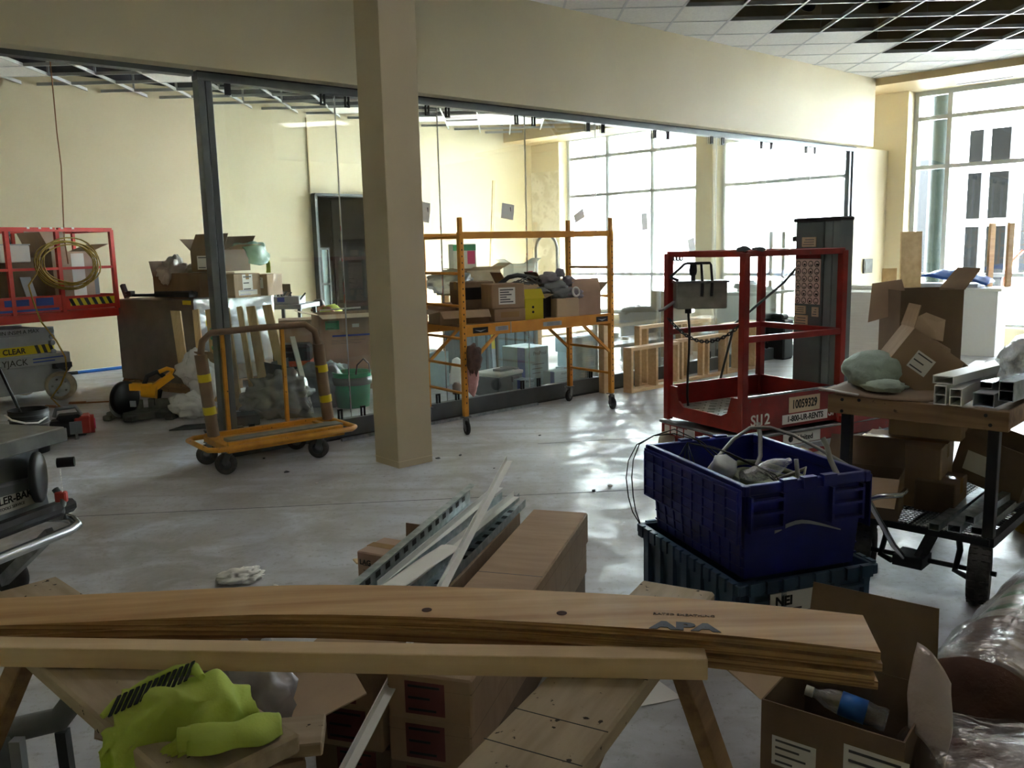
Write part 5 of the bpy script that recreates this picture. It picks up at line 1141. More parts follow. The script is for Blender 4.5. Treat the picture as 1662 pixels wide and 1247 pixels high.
# upper: deep blue, its two hinged lid halves hang down outside the long sides
T2 = (1.02, 3.46); a = R(TR)
t = tote('deep blue tote full of cables with lid halves hanging open', (.985, 3.515, .345), 18.5, 'blue', 8, (.54, .74, .37))
w, d, h = .54, .74, .37
for sx_ in (-1, 1):
    x = sx_ * (w / 2 + .022)
    lid = MB().bx(x - .004, x + .004, -d / 2 - .01, d / 2 + .01, .15, h - .01).build('lid_half', M['blue'], t, .002)
    mb = MB(); n_ = 9
    for i in range(n_ + 1):
        y = -d / 2 + .005 + i * (d - .01) / n_; mb.bx(x + sx_ * .004 - .007, x + sx_ * .004 + .007, y - .004, y + .004, .15, h - .02)
    for z in (.152, .19, .23, .27, .31, .345): mb.bx(x + sx_ * .004 - .006, x + sx_ * .004 + .006, -d / 2, d / 2, z - .003, z + .003)
    mb.build('lid_rib', M['blue'], lid)
    mb = MB()
    for i in range(n_ + 1):
        y = -d / 2 + .03 + i * (d - .06) / n_; mb.bar((sx_ * (w / 2 - .020), y * .93, .005), (sx_ * (w / 2 - .008), y * .97, .15), .008, .012)
    for z in (.04, .08, .12): mb.bx(sx_ * (w / 2 - .018) - .006 , sx_ * (w / 2 - .018) + .010, -d * .465, d * .465, z - .003, z + .003)
    mb.build('rib', M['blue'], t)
mb = MB()
for sy in (-1, 1):
    y = sy * (d / 2 + .008)
    for z in (.20, .26, .31): mb.bx(-.25, -.11, y - .014, y + .014, z - .005, z + .005); mb.bx(.11, .25, y - .014, y + .014, z - .005, z + .005)
    for x in (-.25, -.11, .11, .25): mb.bx(x - .005, x + .005, y - .012, y + .012, .19, .33)
    for x in (-.09, .0, .09): mb.bx(x - .03, x + .03, y - .016, y + .012, h - .03, h + .014)
mb.build('handle_rib', M['blue'], t)
MB().sheet([[(-.14, -.374, .175), (-.14, -.374, .19)], [(-.02, -.376, .20), (-.02, -.376, .215)], [(.16, -.374, .15), (.16, -.374, .155)]], 5, 0, 1, .001).build('scratch', M['ltgrey'], t)
# contents
def T(x, y, z): q = Matrix.Rotation(R(18.5), 3, 'Z') @ Vector((x, y, 0)); return (.985 + q.x, 3.515 + q.y, .345 + z)
cb_ = thing('cable_bundle', 'green and grey cables coiled in the blue tote, one arching over the rim', 'cable', T(0, 0, .012), 18.5)
mb = MB()
for k in range(12):
    r0 = .12 + .012 * (k % 5); mb.tube([(.06 + .01 * math.sin(k) + r0 * math.cos(t_) * 1.0, -.08 + .012 * k % .05 + r0 * 1.35 * math.sin(t_), .05 + k * .022 + .012 * math.sin(2 * t_ + k)) for t_ in [2 * math.pi * j / 22 for j in range(22)]], .012, 7, True)
mb.build('coil', M['greencable'], cb_)
mb = MB(); mb.blob((0, 0, .13), (.20, .30, .13), .3, 3, 71, 3); mb.build('tangle', M['greencable'], cb_)
MB().tube([(-.17, .08, .28), (-.08, .12, .34), (.02, .16, .40), (.12, .18, .44), (.20, .15, .44), (.25, .05, .42), (.29, -.08, .38), (.35, -.22, .32), (.37, -.28, .26)], .008, 8).tube([(.06, .06, .27), (.12, .10, .33), (.165, .17, .40), (.18, .21, .45)], .010, 8).tube([(.2, -.30, .33), (.21, -.24, .38), (.215, -.21, .43), (.21, -.19, .46)], .011, 8).tube([(.10, -.20, .26), (.1, -.18, .33), (.1, -.17, .38)], .009, 8).tube([(.10, -.2, .26), (.14, -.18, .34), (.06, -.1, .28)], .009, 8).build('loose_cable', M['greyconduit'], cb_)
wl_ = thing('thin_wire', 'thin black wires looping out over the left end of the blue tote', 'wire', T(0, 0, 0), 18.5)
mb = MB()
for k in (0, 2):
    mb.tube([(-.05 + .02 * k, .1, .30), (-.12, .22 - .02 * k, .41), (-.20, .28, .435 + .01 * k), (-.27, .34, .42), (-.315 - .006 * k, .39, .375), (-.335 - .012 * k, .41, .30), (-.34 - .014 * k, .415, .22), (-.335 - .012 * k, .41, .13), (-.325 - .008 * k, .405, .06), (-.30, .40, -.01)], .0028, 5)
for k in range(4): mb.tube([(-.2, .25 - .05 * k, .33), (-.18, .2, .41), (-.1, .12 - .04 * k, .40), (.02, .0 - .05 * k, .33), (.05, -.15, .28)], .0025, 5)
mb.build('wire', M['black'], wl_)
cp = thing('clear_bottle', 'empty clear plastic bottle lying in the blue tote', 'bottle', T(.0, -.10, .335), 20, ry=76)
MB().lathe([(0, -.10), (.033, -.10), (.037, -.09), (.034, -.06), (.037, -.04), (.034, -.01), (.037, .03), (.034, .06), (.02, .10), (.013, .11), (.013, .13), (0, .13)], n=20).build('shell', M['bottle'], cp)
solo('clear_tray', MB().lathe([(.045, 0), (.05, .0), (.055, .06), (.04, .07), (.0, .065)], n=6).lathe([(.02, .01), (.03, .01), (.03, .03)], n=6), M['whitefilm'], 'clear faceted plastic clamshell beside the bottle in the tote', 'tray', T(-.12, .03, .31), 20, rx=35)
# lower: slate blue
t = tote('slate blue tote under the deep blue one, with a white label', (.985, 3.515, 0), 18.5, 'teal', 6, (.60, .79, .345))
w, d, h = .60, .79, .345; mb = MB(); mbd = MB()
for sx_ in (-1, 1):
    x = sx_ * (w / 2 - .002)
    for i in range(7):
        y = -d / 2 + .06 + i * (d - .12) / 6; mb.bx(x - .012, x + .012, y - .022, y + .022, .02, h - .04)
for sx_ in (-1, 1):
    for i in range(14): mb.bx(sx_ * (w / 2 + .016) - .010, sx_ * (w / 2 + .016) + .010, -d / 2 + .01 + i * .056, -d / 2 + .05 + i * .056, h - .045, h + .008)
for sy in (-1, 1):
    y = sy * (d / 2 - .002)
    for x in (-.26, -.12, .12, .26): mb.bx(x - .012, x + .012, y - .02, y + .012, .02, h - .04)
    for z in (.12, .2, .27): mb.bx(-.26, -.12, y - .016, y + .014, z - .005, z + .005); mb.bx(.12, .26, y - .016, y + .014, z - .005, z + .005)
    for i in range(8): mb.bx(-.27 + i * .072, -.22 + i * .072, sy * (d / 2 + .014) - .01, sy * (d / 2 + .014) + .01, h - .04, h + .008)
mb.build('rib', M['teal'], t)
q = MB().bx(-.18, .04, -d / 2 - .018, -d / 2 - .0155, .17, .30).build('label_sticker', M['paper'], t)
text(q, 'NEI', .05, (-.12, -d / 2 - .0185, .265), 'front', M['ink'], bold=.002); MB().bx(-.16, .02, -d / 2 - .0188, -d / 2 - .018, .215, .218).bx(-.16, -.04, -d / 2 - .0188, -d / 2 - .018, .226, .234).build('print', M['print'], q)

# ------------------------------------------------------------------ garden wagon with timber top frame
WX, WY, WR = 1.54, 4.10, -43.8
wg = thing('mesh_wagon', 'black mesh garden wagon with timber frame built on top', 'wagon', (WX, WY, 0), WR)
def onG(x, y, z): a = R(WR); return (WX + x * math.cos(a) - y * math.sin(a), WY + x * math.sin(a) + y * math.cos(a), z)
GW, GL, zd = .74, 1.32, .30
mb = MB()
for x in (.05, GW - .02): mb.bar((x, 0, zd - .015), (x, GL, zd - .015), .03, .04)
for y in (0, .33, .66, .99, GL): mb.bar((.05, y, zd - .015), (GW - .02, y, zd - .015), .03, .03)
mb.bar((.38, 0, zd - .015), (.38, GL, zd - .015), .03, .03); mb.build('deck_frame', M['black'], wg)
mb = MB()
for k in range(34): x = .06 + k * .0195; mb.bx(x, x + .004, 0, GL, zd, zd + .003)
for k in range(44): y = .01 + k * .030; mb.bx(.05, GW - .02, y, y + .004, zd, zd + .004)
mb.build('mesh_deck', M['dullsteel'], wg)
for (x, y) in ((.065, .03), (GW - .035, .03), (.065, GL - .03), (GW - .035, GL - .03)):
    MB().bar((x, y, zd - .03), (x, y, .80), .045, .045).build('corner_post', M['black'], wg, .003)
q = None
for nm, a, b in (('front_board', (-.01, -.01), (GW + .03, -.01)), ('rear_board', (-.01, GL), (GW + .03, GL)), ('side_board', (.02, .01), (.02, GL - .02)), ('side_board', (GW, .01), (GW, GL - .02))):
    MB().bar((a[0], a[1], .83), (b[0], b[1], .83), .038, .088).build(nm, M['pinedk'], wg, .003)
mb = MB()
for (x, z) in ((.06, .80), (.06, .855), (.7, .81), (.68, .85), (.14, .86)): mb.cyl((x, -.031, z), (x, -.0285, z), .008, 8)
mb.build('screw', M['ink'], wg)
MB().bx(.04, GW - .02, .04, GL - .04, .775, .79).build('top_shelf', M['pinedk'], wg)
for (x, y, sw) in ((.17, .02, 30), (.68, .02, 30), (.17, 1.12, 25), (.68, 1.12, 25)):
    c = Vector((x, y, .132)); axd = Vector((math.cos(R(12)), math.sin(R(12)), 0))
    prof = [(.05, -.035), (.085, -.045), (.115, -.045)] + [(.128 + .004 * (k % 2), -.04 + k * .01) for k in range(9)] + [(.115, .045), (.085, .045), (.05, .035)]
    wq = MB().lathe(prof, c, axd, 30).build('wheel', M['dustrub'], wg)
    mb = MB()
    for k in range(24):
        t_ = k * 2 * math.pi / 24; rad = Vector((0, 0, 1)) * math.cos(t_) + axd.cross(Vector((0, 0, 1))) * math.sin(t_)
        for s in (-1, 1): mb.bar(c + rad * .131 + axd * (s * .008), c + rad * .128 + axd * (s * .042), .014, .008, up=rad)
    mb.build('tread', M['dustrub'], wq)
    MB().lathe([(0, -.03), (.05, -.03), (.055, 0), (.05, .03), (0, .03)], c, axd, 16).build('hub', M['dullsteel'], wq)
mb = MB(); mb.cyl((.12, .03, .132), (.74, .05, .132), .012, 8); mb.cyl((.12, 1.12, .132), (.74, 1.14, .132), .012, 8)
for x in (.25, .58): mb.tube([(x, .05, zd - .03), (x, .08, .2), (x, .02, .12), (x + .06, .0, .11)], .014, 8)
mb.bx(.33, .46, -.05, .08, .11, .16); mb.bar((.43, .0, .14), (.46, .1, .26), .03, .05); mb.build('axle', M['black'], wg)
mb = MB(); mb.tube([(.38, -.03, .14), (.35, -.10, .22), (.29, -.24, .44), (.285, -.25, .46)], .013, 8); mb.tube([(.285, -.25, .46), (.34, -.26, .485), (.42, -.24, .50), (.41, -.15, .5)], .012, 8); mb.build('pull_handle', M['steel'], wg)
# cargo below
carton('pale topped carton on the wagon deck behind the dark open one', onG(.20, .42, .305), (.40, .34, .30), WR + 8, 'card', None, (), True)
carton('square brown carton stacked above the pale topped carton in the wagon', onG(.26, .60, .607), (.34, .26, .155), WR + 6, 'card')
carton('low brown carton on the mesh deck in the middle of the wagon', onG(.40, .36, .305), (.18, .24, .15), WR + 4, 'carddk')
carton('black open bin at the front of the wagon deck', onG(.13, .06, .305), (.36, .24, .20), WR + 14, 'carddk', {'left': 60, 'back': 20, 'front': 150}, (), False, flap=.14)
carton('dark carton tilted on its corner at the right of the wagon deck', onG(.55, .72, .37), (.34, .30, .24), WR - 8, 'carddk', {'right': 40, 'left': 50}, [('front', .35, .45, .14, .1, 'paper', 0)], False, ry=14)
solo('clear_sheet_roll', MB().sheet([[(0, 0, 0), (.2, 0, .0), (.38, .02, 0)], [(.02, .02, .14), (.2, .06, .16), (.36, .04, .12)], [(.05, 0, .26), (.2, .05, .30), (.3, .03, .22)]], 5, .01, 6, .004), M['film'], 'cloudy sheet of plastic behind the low carton in the wagon', 'plastic', onG(.28, .95, .305), WR)
for k, (x, w_p, z) in enumerate(((.50, .045, 0), (.575, .055, 0), (.66, .05, 0), (.62, .04, .036))):
    mb = MB(); mb.bx(-w_p / 2, w_p / 2, 0, 1.25, 0, .003); mb.bx(-w_p / 2, -w_p / 2 + .003, 0, 1.25, .003, .034); mb.bx(w_p / 2 - .003, w_p / 2, 0, 1.25, .003, .034); mb.bx(-w_p / 2, w_p / 2, 0, 1.25, .031, .034)
    solo('metal_channel', mb, M['galv'], ('first bright channel on the wagon deck beside the low carton', 'second bright channel along the right of the wagon deck', 'outermost bright channel on the wagon deck by the corner post', 'bright channel lying on top of the other deck channels')[k], 'channel', onG(x, -.04 + .03 * k, zd + .005 + z), WR + (0, 1.5, 0, -2)[k])
solo('pine_offcut', MB().bx(-.03, .03, -.02, .02, 0, .34), M['pinelt'], 'pine offcut leaning against the right side of the wagon', 'offcut', onG(.78, .70, .31), WR, ry=14, bevel=.002)
solo('yellow_hose_coil', MB().lathe([(.10, 0), (.13, .03), (.10, .06), (.07, .03), (.10, 0)], n=24).lathe([(.10, .06), (.13, .09), (.10, .12), (.07, .09), (.10, .06)], n=24), M['ylwcable'], 'yellow coil on the floor behind the wagon right side', 'coil', (2.85, 4.55, 0), 0)
# cargo on top
ztp = .876
MB_ = MB(); MB_.sheet([[(0, 0, .005), (0, .3, .005), (.0, .62, .02)], [(.2, -.02, -.0), (.22, .3, .0), (.2, .6, .01)], [(.5, .0, .0), (.5, .3, .0), (.46, .55, .0)]], 4, .008, 5, .004)
solo('flat_cardboard', MB_, M['carddk'], 'flattened dark cardboard lying on the wagon top frame', 'cardboard', onG(-.06, -.02, ztp + .006), WR)
solo('white_edge_strip', MB().bar((0, 0, 0), (.20, -.02, -.012), .012, .006), M['paper'], 'thin white strip at the left front corner of the wagon top', 'strip', onG(-.05, -.045, ztp + .028), WR)
carton('tilted brown carton with white diamond label on the wagon top', onG(.20, .33, ztp + .03), (.29, .20, .235), WR + 36, 'card', {'right': 95, 'back': 50, 'left': 20}, [('front', .45, .5, .10, .09, 'paper', 3)], False, ry=36, flap=.11)
carton('tall brown carton with open flaps behind the tilted one on the wagon top', onG(.17, .64, ztp + .01), (.31, .26, .46), WR + 42, 'carddk', {'right': 38}, (), False, flap=.13)
for k, (x, y, z, pl) in enumerate((((-.04), .50, .30, [(0, 0, 0), (.20, -.02, .06), (.16, 0, .22), (.02, .02, .20)]), ((.16), .44, .26, [(0, 0, 0), (.17, -.06, -.04), (.2, .0, .06), (.06, .04, .12)]))):
    solo('loose_flap', MB().slab(pl, .005), M['cardin'] if k else M['cardpk'], ('pale cardboard flap sticking out left between the wagon top cartons', 'tan cardboard flap between the two wagon top cartons')[k], 'cardboard', onG(x, y, ztp + z), WR + 38)
solo('fleece_bundle', MB().blob((0, 0, .085), (.13, .12, .095), .18, 1.6, 81, 4, 0.0).blob((.10, -.08, .03), (.10, .06, .03), .4, 2, 82, 3, 0.0), M['greenstuff'], 'rounded pale green wrapped bundle on the left of the wagon top', 'bundle', onG(.10, .20, ztp + .01), WR)
solo('dark_bag', MB().blob((0, 0, .06), (.16, .2, .10), .3, 2, 83, 3, 0.0), M['black'], 'black bag at the back of the wagon top behind the channels', 'bag', onG(.62, 1.1, ztp + .01), WR)
for k, (x, y, z, rz, wv, hv, m, lab) in enumerate(((.50, -.05, 0, 6, .050, .085, 'white', 'white channel standing on edge, leftmost on the wagon top'), (.56, -.04, 0, 3, .05, .075, 'white', 'white channel standing on edge, second on the wagon top'), (.50, -.02, .088, -6, .09, .036, 'white', 'white channel lying on the upright channels of the wagon top'), (.66, .0, .0, -2, .085, .06, 'ltgrey', 'grey channel in the middle of the wagon top pile'), (.74, .02, .03, -5, .06, .085, 'galv', 'shiny metal channel at the right edge of the wagon top'), (.64, .1, .065, -12, .055, .03, 'steel', 'bright slim profile lying across the wagon top channels'))):
    mb = MB(); th = .004; Ln = .95
    mb.bx(-wv / 2, wv / 2, 0, Ln, 0, th); mb.bx(-wv / 2, wv / 2, 0, Ln, hv - th, hv); mb.bx(-wv / 2, -wv / 2 + th, 0, Ln, th, hv - th); mb.bx(wv / 2 - th, wv / 2, 0, Ln, th, hv - th)
    if wv < hv: mb.bx(-wv / 2, wv / 2, 0, Ln, hv * .5, hv * .5 + th)
    solo('channel_profile', mb, M[m], lab, 'channel', onG(x, y, ztp + .004 + z), WR + rz)
solo('film_wad', MB().blob((0, .2, .1), (.07, .32, .09), .4, 2, 85, 3), M['film'], 'clear plastic film crumpled over the wagon top channels', 'plastic', onG(.70, .25, ztp + .07), WR)

# ------------------------------------------------------------------ far right: panel stack, bench with tarp, boards
solo('foam_panel_stack', MB().bx(0, .92, 0, 1.2, 0, .965), M['panelwhite'], 'waist high stack of white foam panels behind the red lift', 'panels', (3.80, 10.95, 0), -28, bevel=.004)
st_ = bpy.data.objects['foam_panel_stack']
for k in range(24):
    z = .04 * (k + 1); MB().bx(-.002 - .004 * (k % 3), .922 + .003 * (k % 2), -.002 - .003 * ((k * 7) % 4), .0, z - .002, z).build('panel_joint', M['paper'], st_)
solo('white_plank', MB().bx(-.1, 1.05, 0, .24, 0, .05), M['white'], 'white plank lying on the foam panel stack', 'plank', (3.95, 11.55, .967), -28, bevel=.003)
bt = thing('side_bench', 'pale bench under the window carrying the blue tarp', 'bench', (6.00, 12.35, 0), -40)
MB().bx(-.55, .95, -.35, .35, .88, .92).build('bench_top', M['white'], bt, .004); MB().bx(-.5, .9, -.3, .3, 0, .88).build('body', M['white'], bt, .004)
MB().bx(-.3, .2, -.31, -.3, .5, .55).build('edge', M['pinedk'], bt)
MB().bx(-.2, .55, -.2, .25, 0, .10)
solo('grey_panel_pile', MB().bx(-.35, .45, -.22, .22, 0, .05), M['ltgrey'], 'low pale pile under the blue tarp on the side bench', 'panels', (6.15, 12.25, .922), -40, bevel=.003)
solo('blue_tarp', MB().sheet([[(-.55, -.2, .06), (-.52, 0, .06), (-.5, .2, .05)], [(-.3, -.25, .12), (-.25, 0, .17), (-.3, .25, .15)], [(.0, -.25, .11), (.0, 0, .20), (.0, .25, .18)], [(.3, -.25, .12), (.3, 0, .19), (.3, .25, .15)], [(.55, -.22, .03), (.58, 0, .04), (.55, .2, .02)]], 5, .03, 4, .03, 6), M['bluetarp'], 'folded blue tarp lying on the side bench', 'tarp', (6.17, 12.25, .96), -40)
solo('tan_board', MB().bx(-.16, .16, -.012, .012, 0, 1.70), M['osb'], 'tall tan board standing in front of the blue tarp', 'board', (5.62, 12.15, 0), 10, rx=-2)
solo('tan_offcut', MB().bx(-.10, .10, -.012, .012, 0, .26), M['osb'], 'small tan board offcut on the bench left of the blue tarp', 'board', (5.55, 12.72, .922), -10)
for k, x in enumerate((0, .19)):
    solo('pine_stud', MB().bx(-.045, .045, -.02, .02, 0, .86), M['pine'], ('left', 'right')[k] + ' short pine stud standing on the bench by the window', 'stud', (6.62 + x, 12.0 - .12 * k, .922), 20)
solo('junction_box', MB().bx(-.13, .13, 0, .025, -.11, .11).bx(-.11, .11, .025, .03, -.09, .09), M['sawgrey'], 'steel junction box plate on the wall above the foam panels', 'box', tuple(PA(8.33, .034, 1.20)), math.degrees(ANG_A) + 180)
solo('oak_plank', MB().bx(-.5, .5, -.09, .09, 0, .03), M['pinedk'], 'brown plank end sticking out beside the wagon top cartons', 'plank', (4.9, 9.9, .62), -25)
bpy.data.objects['oak_plank'].location.z = 0.0
ol = thing('outdoor_lamp_post', 'grey box on a white post outside the right window', 'post', tuple(PB(-1.55, 2.6, -.05)), 0)
MB().bx(-.18, .18, -.12, .12, .55, .95).build('box', M['ltgrey'], ol, .02); MB().bx(-.03, .03, -.03, .03, 0, .55).build('post', M['white'], ol); MB().cyl((-.3, 0, 0), (-.3, 0, .4), .07, 14).build('canister', M['white'], ol)
solo('red_hose', MB().tube([(0, 0, 0), (0, 0, .9), (.05, 0, 1.15), (.3, 0, 1.4)], .03, 8), M['redpl'], 'red bent pipe standing outside the right window', 'pipe', tuple(PB(-1.12, 2.5, -.05)), 0)
# ------------------------------------------------------------------ long cartons and metal studs on the floor
CR = -16.9
def onC(x, y, z): a = R(CR); return (-.15 + x * math.cos(a) - y * math.sin(a), 2.27 + x * math.sin(a) + y * math.cos(a), z)
lev = [(0, .13, 'lowest'), (.131, .15, 'middle'), (.282, .14, 'top')]
for k, (z, h, nm) in enumerate(lev):
    b = carton('long flat carton, ' + nm + ' of the right stack under the lumber', onC(-.125 + .012 * k, .80 - .02 * k, z), (.255, 1.58, h), CR, 'card' if k else 'carddk', None, [('front', .45, .5, .12, h * .7, 'redlabel', 3, 'ink')], False)
    MB().bx(-.128, .128, -.79, .79, h * .70, h * .71).build('lid_edge', M['carddk'], b)
for k, (z, h, nm) in enumerate(lev):
    b = carton('long flat carton, ' + nm + ' of the left stack below the metal studs', onC(-.392 - .012 * k, .82 - .03 * k, z), (.262, 1.55, h - .012 * (k == 2)), CR, 'card' if k else 'carddk', None, [('front', .55, .5, .13, h * .7, 'redlabel', 3, 'ink')], False)
zs = .414
studs = [(-.535, .30, 0, 1.32, 1, .09, .034), (-.44, .25, 0, 1.36, -.5, .086, .034), (-.335, .28, 0, 1.33, -.5, .086, .034), (-.41, .30, .037, 1.28, -3, .086, .034)]
for k, (x, y, z, ln, rz, w, h) in enumerate(studs):
    mb = MB(); t_ = .0018
    if k == 0: mb.bx(0, t_, 0, ln, 0, w); mb.bx(0, h, 0, ln, 0, t_); mb.bx(0, h, 0, ln, w - t_, w)
    else: mb.bx(-w / 2, w / 2, 0, ln, 0, t_); mb.bx(-w / 2, -w / 2 + t_, 0, ln, 0, h); mb.bx(w / 2 - t_, w / 2, 0, ln, 0, h)
    o = solo('metal_stud', mb, M['galv'], ('galvanised stud on edge, leftmost on the long cartons', 'galvanised stud lying flat beside the leftmost one', 'galvanised stud at the right edge of the pile on the cartons', 'galvanised stud lying across the top of the stud pile')[k], 'stud', onC(x, y, zs + z), CR + rz)
    mb = MB()
    for j in range(14):
        yy = .1 + j * (ln - .2) / 13
        if k == 0: mb.bx(t_, t_ + .0008, yy - .02, yy + .02, w * .35, w * .6)
        else: mb.bx(-.012, .012, yy - .018, yy + .018, t_, t_ + .0008)
    mb.build('punched_hole', M['ink'], o)
for k, (x, y, z, rz) in enumerate(((-.47, .45, .004, -1.0), (-.37, .2, .076, -3.5))):
    solo('white_angle', MB().bx(-.014, .014, 0, 1.3, 0, .002).bx(-.014, -.012, 0, 1.3, .002, .026), M['white'], ('white steel angle lying between the metal studs', 'white steel angle on top of the stud pile')[k], 'angle', onC(x, y, zs + z + .036 * (k == 0)), CR + rz)
p0 = Vector((-.02, 3.86, .64)); p1 = Vector((-.455, 1.90, .30))
solo('long_angle', MB().bar(p0, p1, .026, .003, up=(0, 0, 1)).bar(p0 + Vector((-.013, .003, .012)), p1 + Vector((-.013, .003, .012)), .003, .024), M['white'], 'longest white angle strip slanting over the studs and under the lumber', 'angle')
solo('paper_sheet', MB().sheet([[(0, 0, .0), (.03, .25, .0), (.06, .45, .003)], [(.04, -.02, .01), (.07, .25, .0), (.10, .45, .006)], [(.08, -.03, 0), (.11, .25, .0), (.14, .43, .004)]], 3, .004, 5, .002), M['paper'], 'curled white paper strip among the metal studs', 'paper', onC(-.42, .30, zs + .10), CR)
bb = carton('crumpled small carton with printed side left of the metal studs', (-.60, 3.98, 0), (.24, .22, .20), -28, 'cardpk', None, [('front', .5, .62, .20, .035, 'cardpk', 2, 'ink'), ('front', .40, .30, .16, .05, 'paper', 0)], True)
text(bb, 'LAG', .035, (-.07, -.1125, .15), 'front', M['ink'], bold=.001); text(bb, 'LOT QTY 2', .032, (-.02, -.113, .07), 'front', M['ink'], bold=.001)
solo('carton_flap', MB().slab([(0, 0, 0), (.22, -.04, 0), (.24, -.02, .17), (-.0, .04, .19)], .006), M['carddk'], 'brown carton flap standing behind the crumpled small carton', 'cardboard', (-.55, 4.16, .06), 0)
carton('low open carton under the standing flap left of the studs', (-.44, 4.12, 0), (.26, .2, .13), -24, 'carddk', {'left': 110}, (), False, flap=.1)
solo('plywood_scrap', MB().slab([(0, 0, 0), (.18, .02, 0), (.16, .1, 0), (-.03, .06, 0)], .008), M['plypale'], 'pale plywood scrap on the floor left of the small carton', 'scrap', (-.83, 4.30, .0), 0)
solo('plastic_scrap', MB().blob((0, 0, .03), (.10, .07, .03), .5, 2.6, 91, 4), M['paper'], 'crumpled clear plastic scrap alone on the open floor', 'scrap', (-1.37, 4.10, 0), 20)
rr = random.Random(3)
for k in range(14):
    x, y = rr.uniform(-2.2, 1.2), rr.uniform(3.9, 7.6); s = rr.uniform(.008, .022)
    o = solo('floor_crumb', MB().blob((0, 0, s * .25), (s, s * .6, s * .35), .5, 2, k, 2), M['paper' if k % 4 == 0 else 'print'], 'small crumb of debris scattered on the open concrete floor', 'debris', (x, y, 0), k * 40, 'crumbs on the open floor')

# ------------------------------------------------------------------ sawhorses, plywood strips and lumber in the foreground
def horse(label, loc, rz, length, w=.20, m='sawdust', zt=.70, leg_x=(.12, None), splay=.27, brace=True):
    t = thing('sawhorse', label, 'sawhorse', loc, rz); xs = (leg_x[0], length - .12 if leg_x[1] is None else leg_x[1])
    MB().bx(0, length, -w / 2, w / 2, zt - .042, zt).build('plank', M[m], t, .006)
    MB().bx(.05, length - .05, -.02, .02, zt - .13, zt - .042).build('beam', M['pinedk'], t, .003)
    for x in xs:
        for s in (-1, 1): MB().bar((x, s * .03, zt - .05), (x, s * splay, .0), .038, .088, up=(1, 0, 0)).build('leg', M['pinedk'], t, .003)
        if brace: MB().bar((x, -.15, .30), (x, .15, .30), .02, .09).build('brace', M['pinedk'], t)
    return t
h1 = horse('right sawhorse with a long worn plank top marked with pencil lines', (.43, 2.20, 0), -118.5, 1.30, .20, leg_x=(.16, None), brace=False)
mb = MB(); mb.bx(.52, .5225, -.1, .1, .7001, .7006); mb.bx(.74, .7425, -.1, .1, .7001, .7006); mb.bx(.86, .8625, -.1, .1, .7001, .7006); mb.bar((.44, -.02, .7003), (.52, .085, .7003), .002, .0006); mb.build('pencil_line', M['ink'], h1)
MB().tube([(.47 + .012 * math.cos(t_), .05 + .016 * math.sin(t_), .7005) for t_ in [2 * math.pi * k / 16 for k in range(16)]], .002, 4, True).build('knot_mark', M['ink'], h1)
h2 = horse('left sawhorse with worn plank end under the lime sweatshirt', (-.50, 1.44, 0), 136.5, 1.25, .235, leg_x=(.12, 1.0), splay=.38, brace=False)
# warped plywood strips: they sag past the left sawhorse
def zsurf(x, zt, k):
    z = zt - (.05 * max(0, -x - .55) ** 1.5) - (.02 * max(0, x - .35) ** 1.3) + .012 * math.exp(-((x + .45) / .5) ** 2)
    return z - .004 * k * math.sin(2.2 * x + k)
def strip(zt, k, xoff=0.0, yoff=0.0):
    mb = MB(); n = 28; w = .176; th = .0175; x0, x1 = -1.75, .745
    vs = []
    for i in range(n + 1):
        x = x0 + (x1 - x0) * i / n; yf = 2.055 - .175 * (x + .62) / 1.0 * (1 if x > -.62 else .55) ; yb = yf
        yf = 2.0 - .1486 * (x + .655) - .098 * (x + .655) * (x - .22) if x > -.655 else 2.0 - .063 * (x + .655)
        z = zsurf(x, zt, k)
        for (dy, dz) in ((-w / 2, 0), (w / 2, 0), (w / 2, -th), (-w / 2, -th)):
            vs.append((x + .2 * dy + xoff + (.055 if dy > 0 else -.035) * 0, yf + dy + yoff, z + dz))
    fs = [(3, 2, 1, 0), (n * 4, n * 4 + 1, n * 4 + 2, n * 4 + 3)]
    for i in range(n):
        for q in range(4): fs.append((i * 4 + q, i * 4 + (q + 1) % 4, i * 4 + 4 + (q + 1) % 4, i * 4 + 4 + q))
    mb.add(vs, fs); return mb
nm = ('bottom', 'lower middle', 'upper middle', 'top')
for k in range(4):
    mb = strip(.702 + .0182 * (k + 1), k, (.0, -.012, .006, 0)[k], (.006, -.004, .003, 0)[k])
    o = solo('plywood_plank', mb, M['plyface'], nm[k] + ' plywood strip of the warped stack across the sawhorses', 'plywood', (0, 0, 0))
    o.data.materials.append(M['plyedge'])
    for p in o.data.polygons:
        if abs(p.normal.z) < .5: p.material_index = 1
    if k == 3:
        text(o, 'APA', .05, (.36, 1.765, zsurf(.36, .7748, 3) + .001), 'top', M['print'], rot=(0, 0, -11), bold=.003, sx=1.5); text(o, 'RATED SHEATHING', .014, (.37, 1.825, zsurf(.37, .7748, 3) + .001), 'top', M['carddk'], rot=(0, 0, -10), sx=1.1)
        mb = MB()
        for (x, y) in ((-.21, 1.90), (.10, 1.86)):
            mb.lathe([(0, .0003), (.008, .0003), (.012, .0005), (.012, .0), (0, 0)], (x, y, zsurf(x, .7748, 3) + .0006), (0, 0, 1), 14)
        mb.build('knot', M['ragdk'], o)
# long lumber in front
a_, b_ = Vector((-1.9, 1.905, .754)), Vector((.395, 1.712, .7475)); d_ = (b_ - a_).normalized()
mb = MB(); c1, c2 = a_ - Vector((0, 0, .0235)), b_ - Vector((0, 0, .0235)); mb.bar(c1, c2, .055, .047)
solo('lumber', mb, M['pinelt'], 'long pale lumber length lying in front of the plywood stack', 'lumber', bevel=.002)

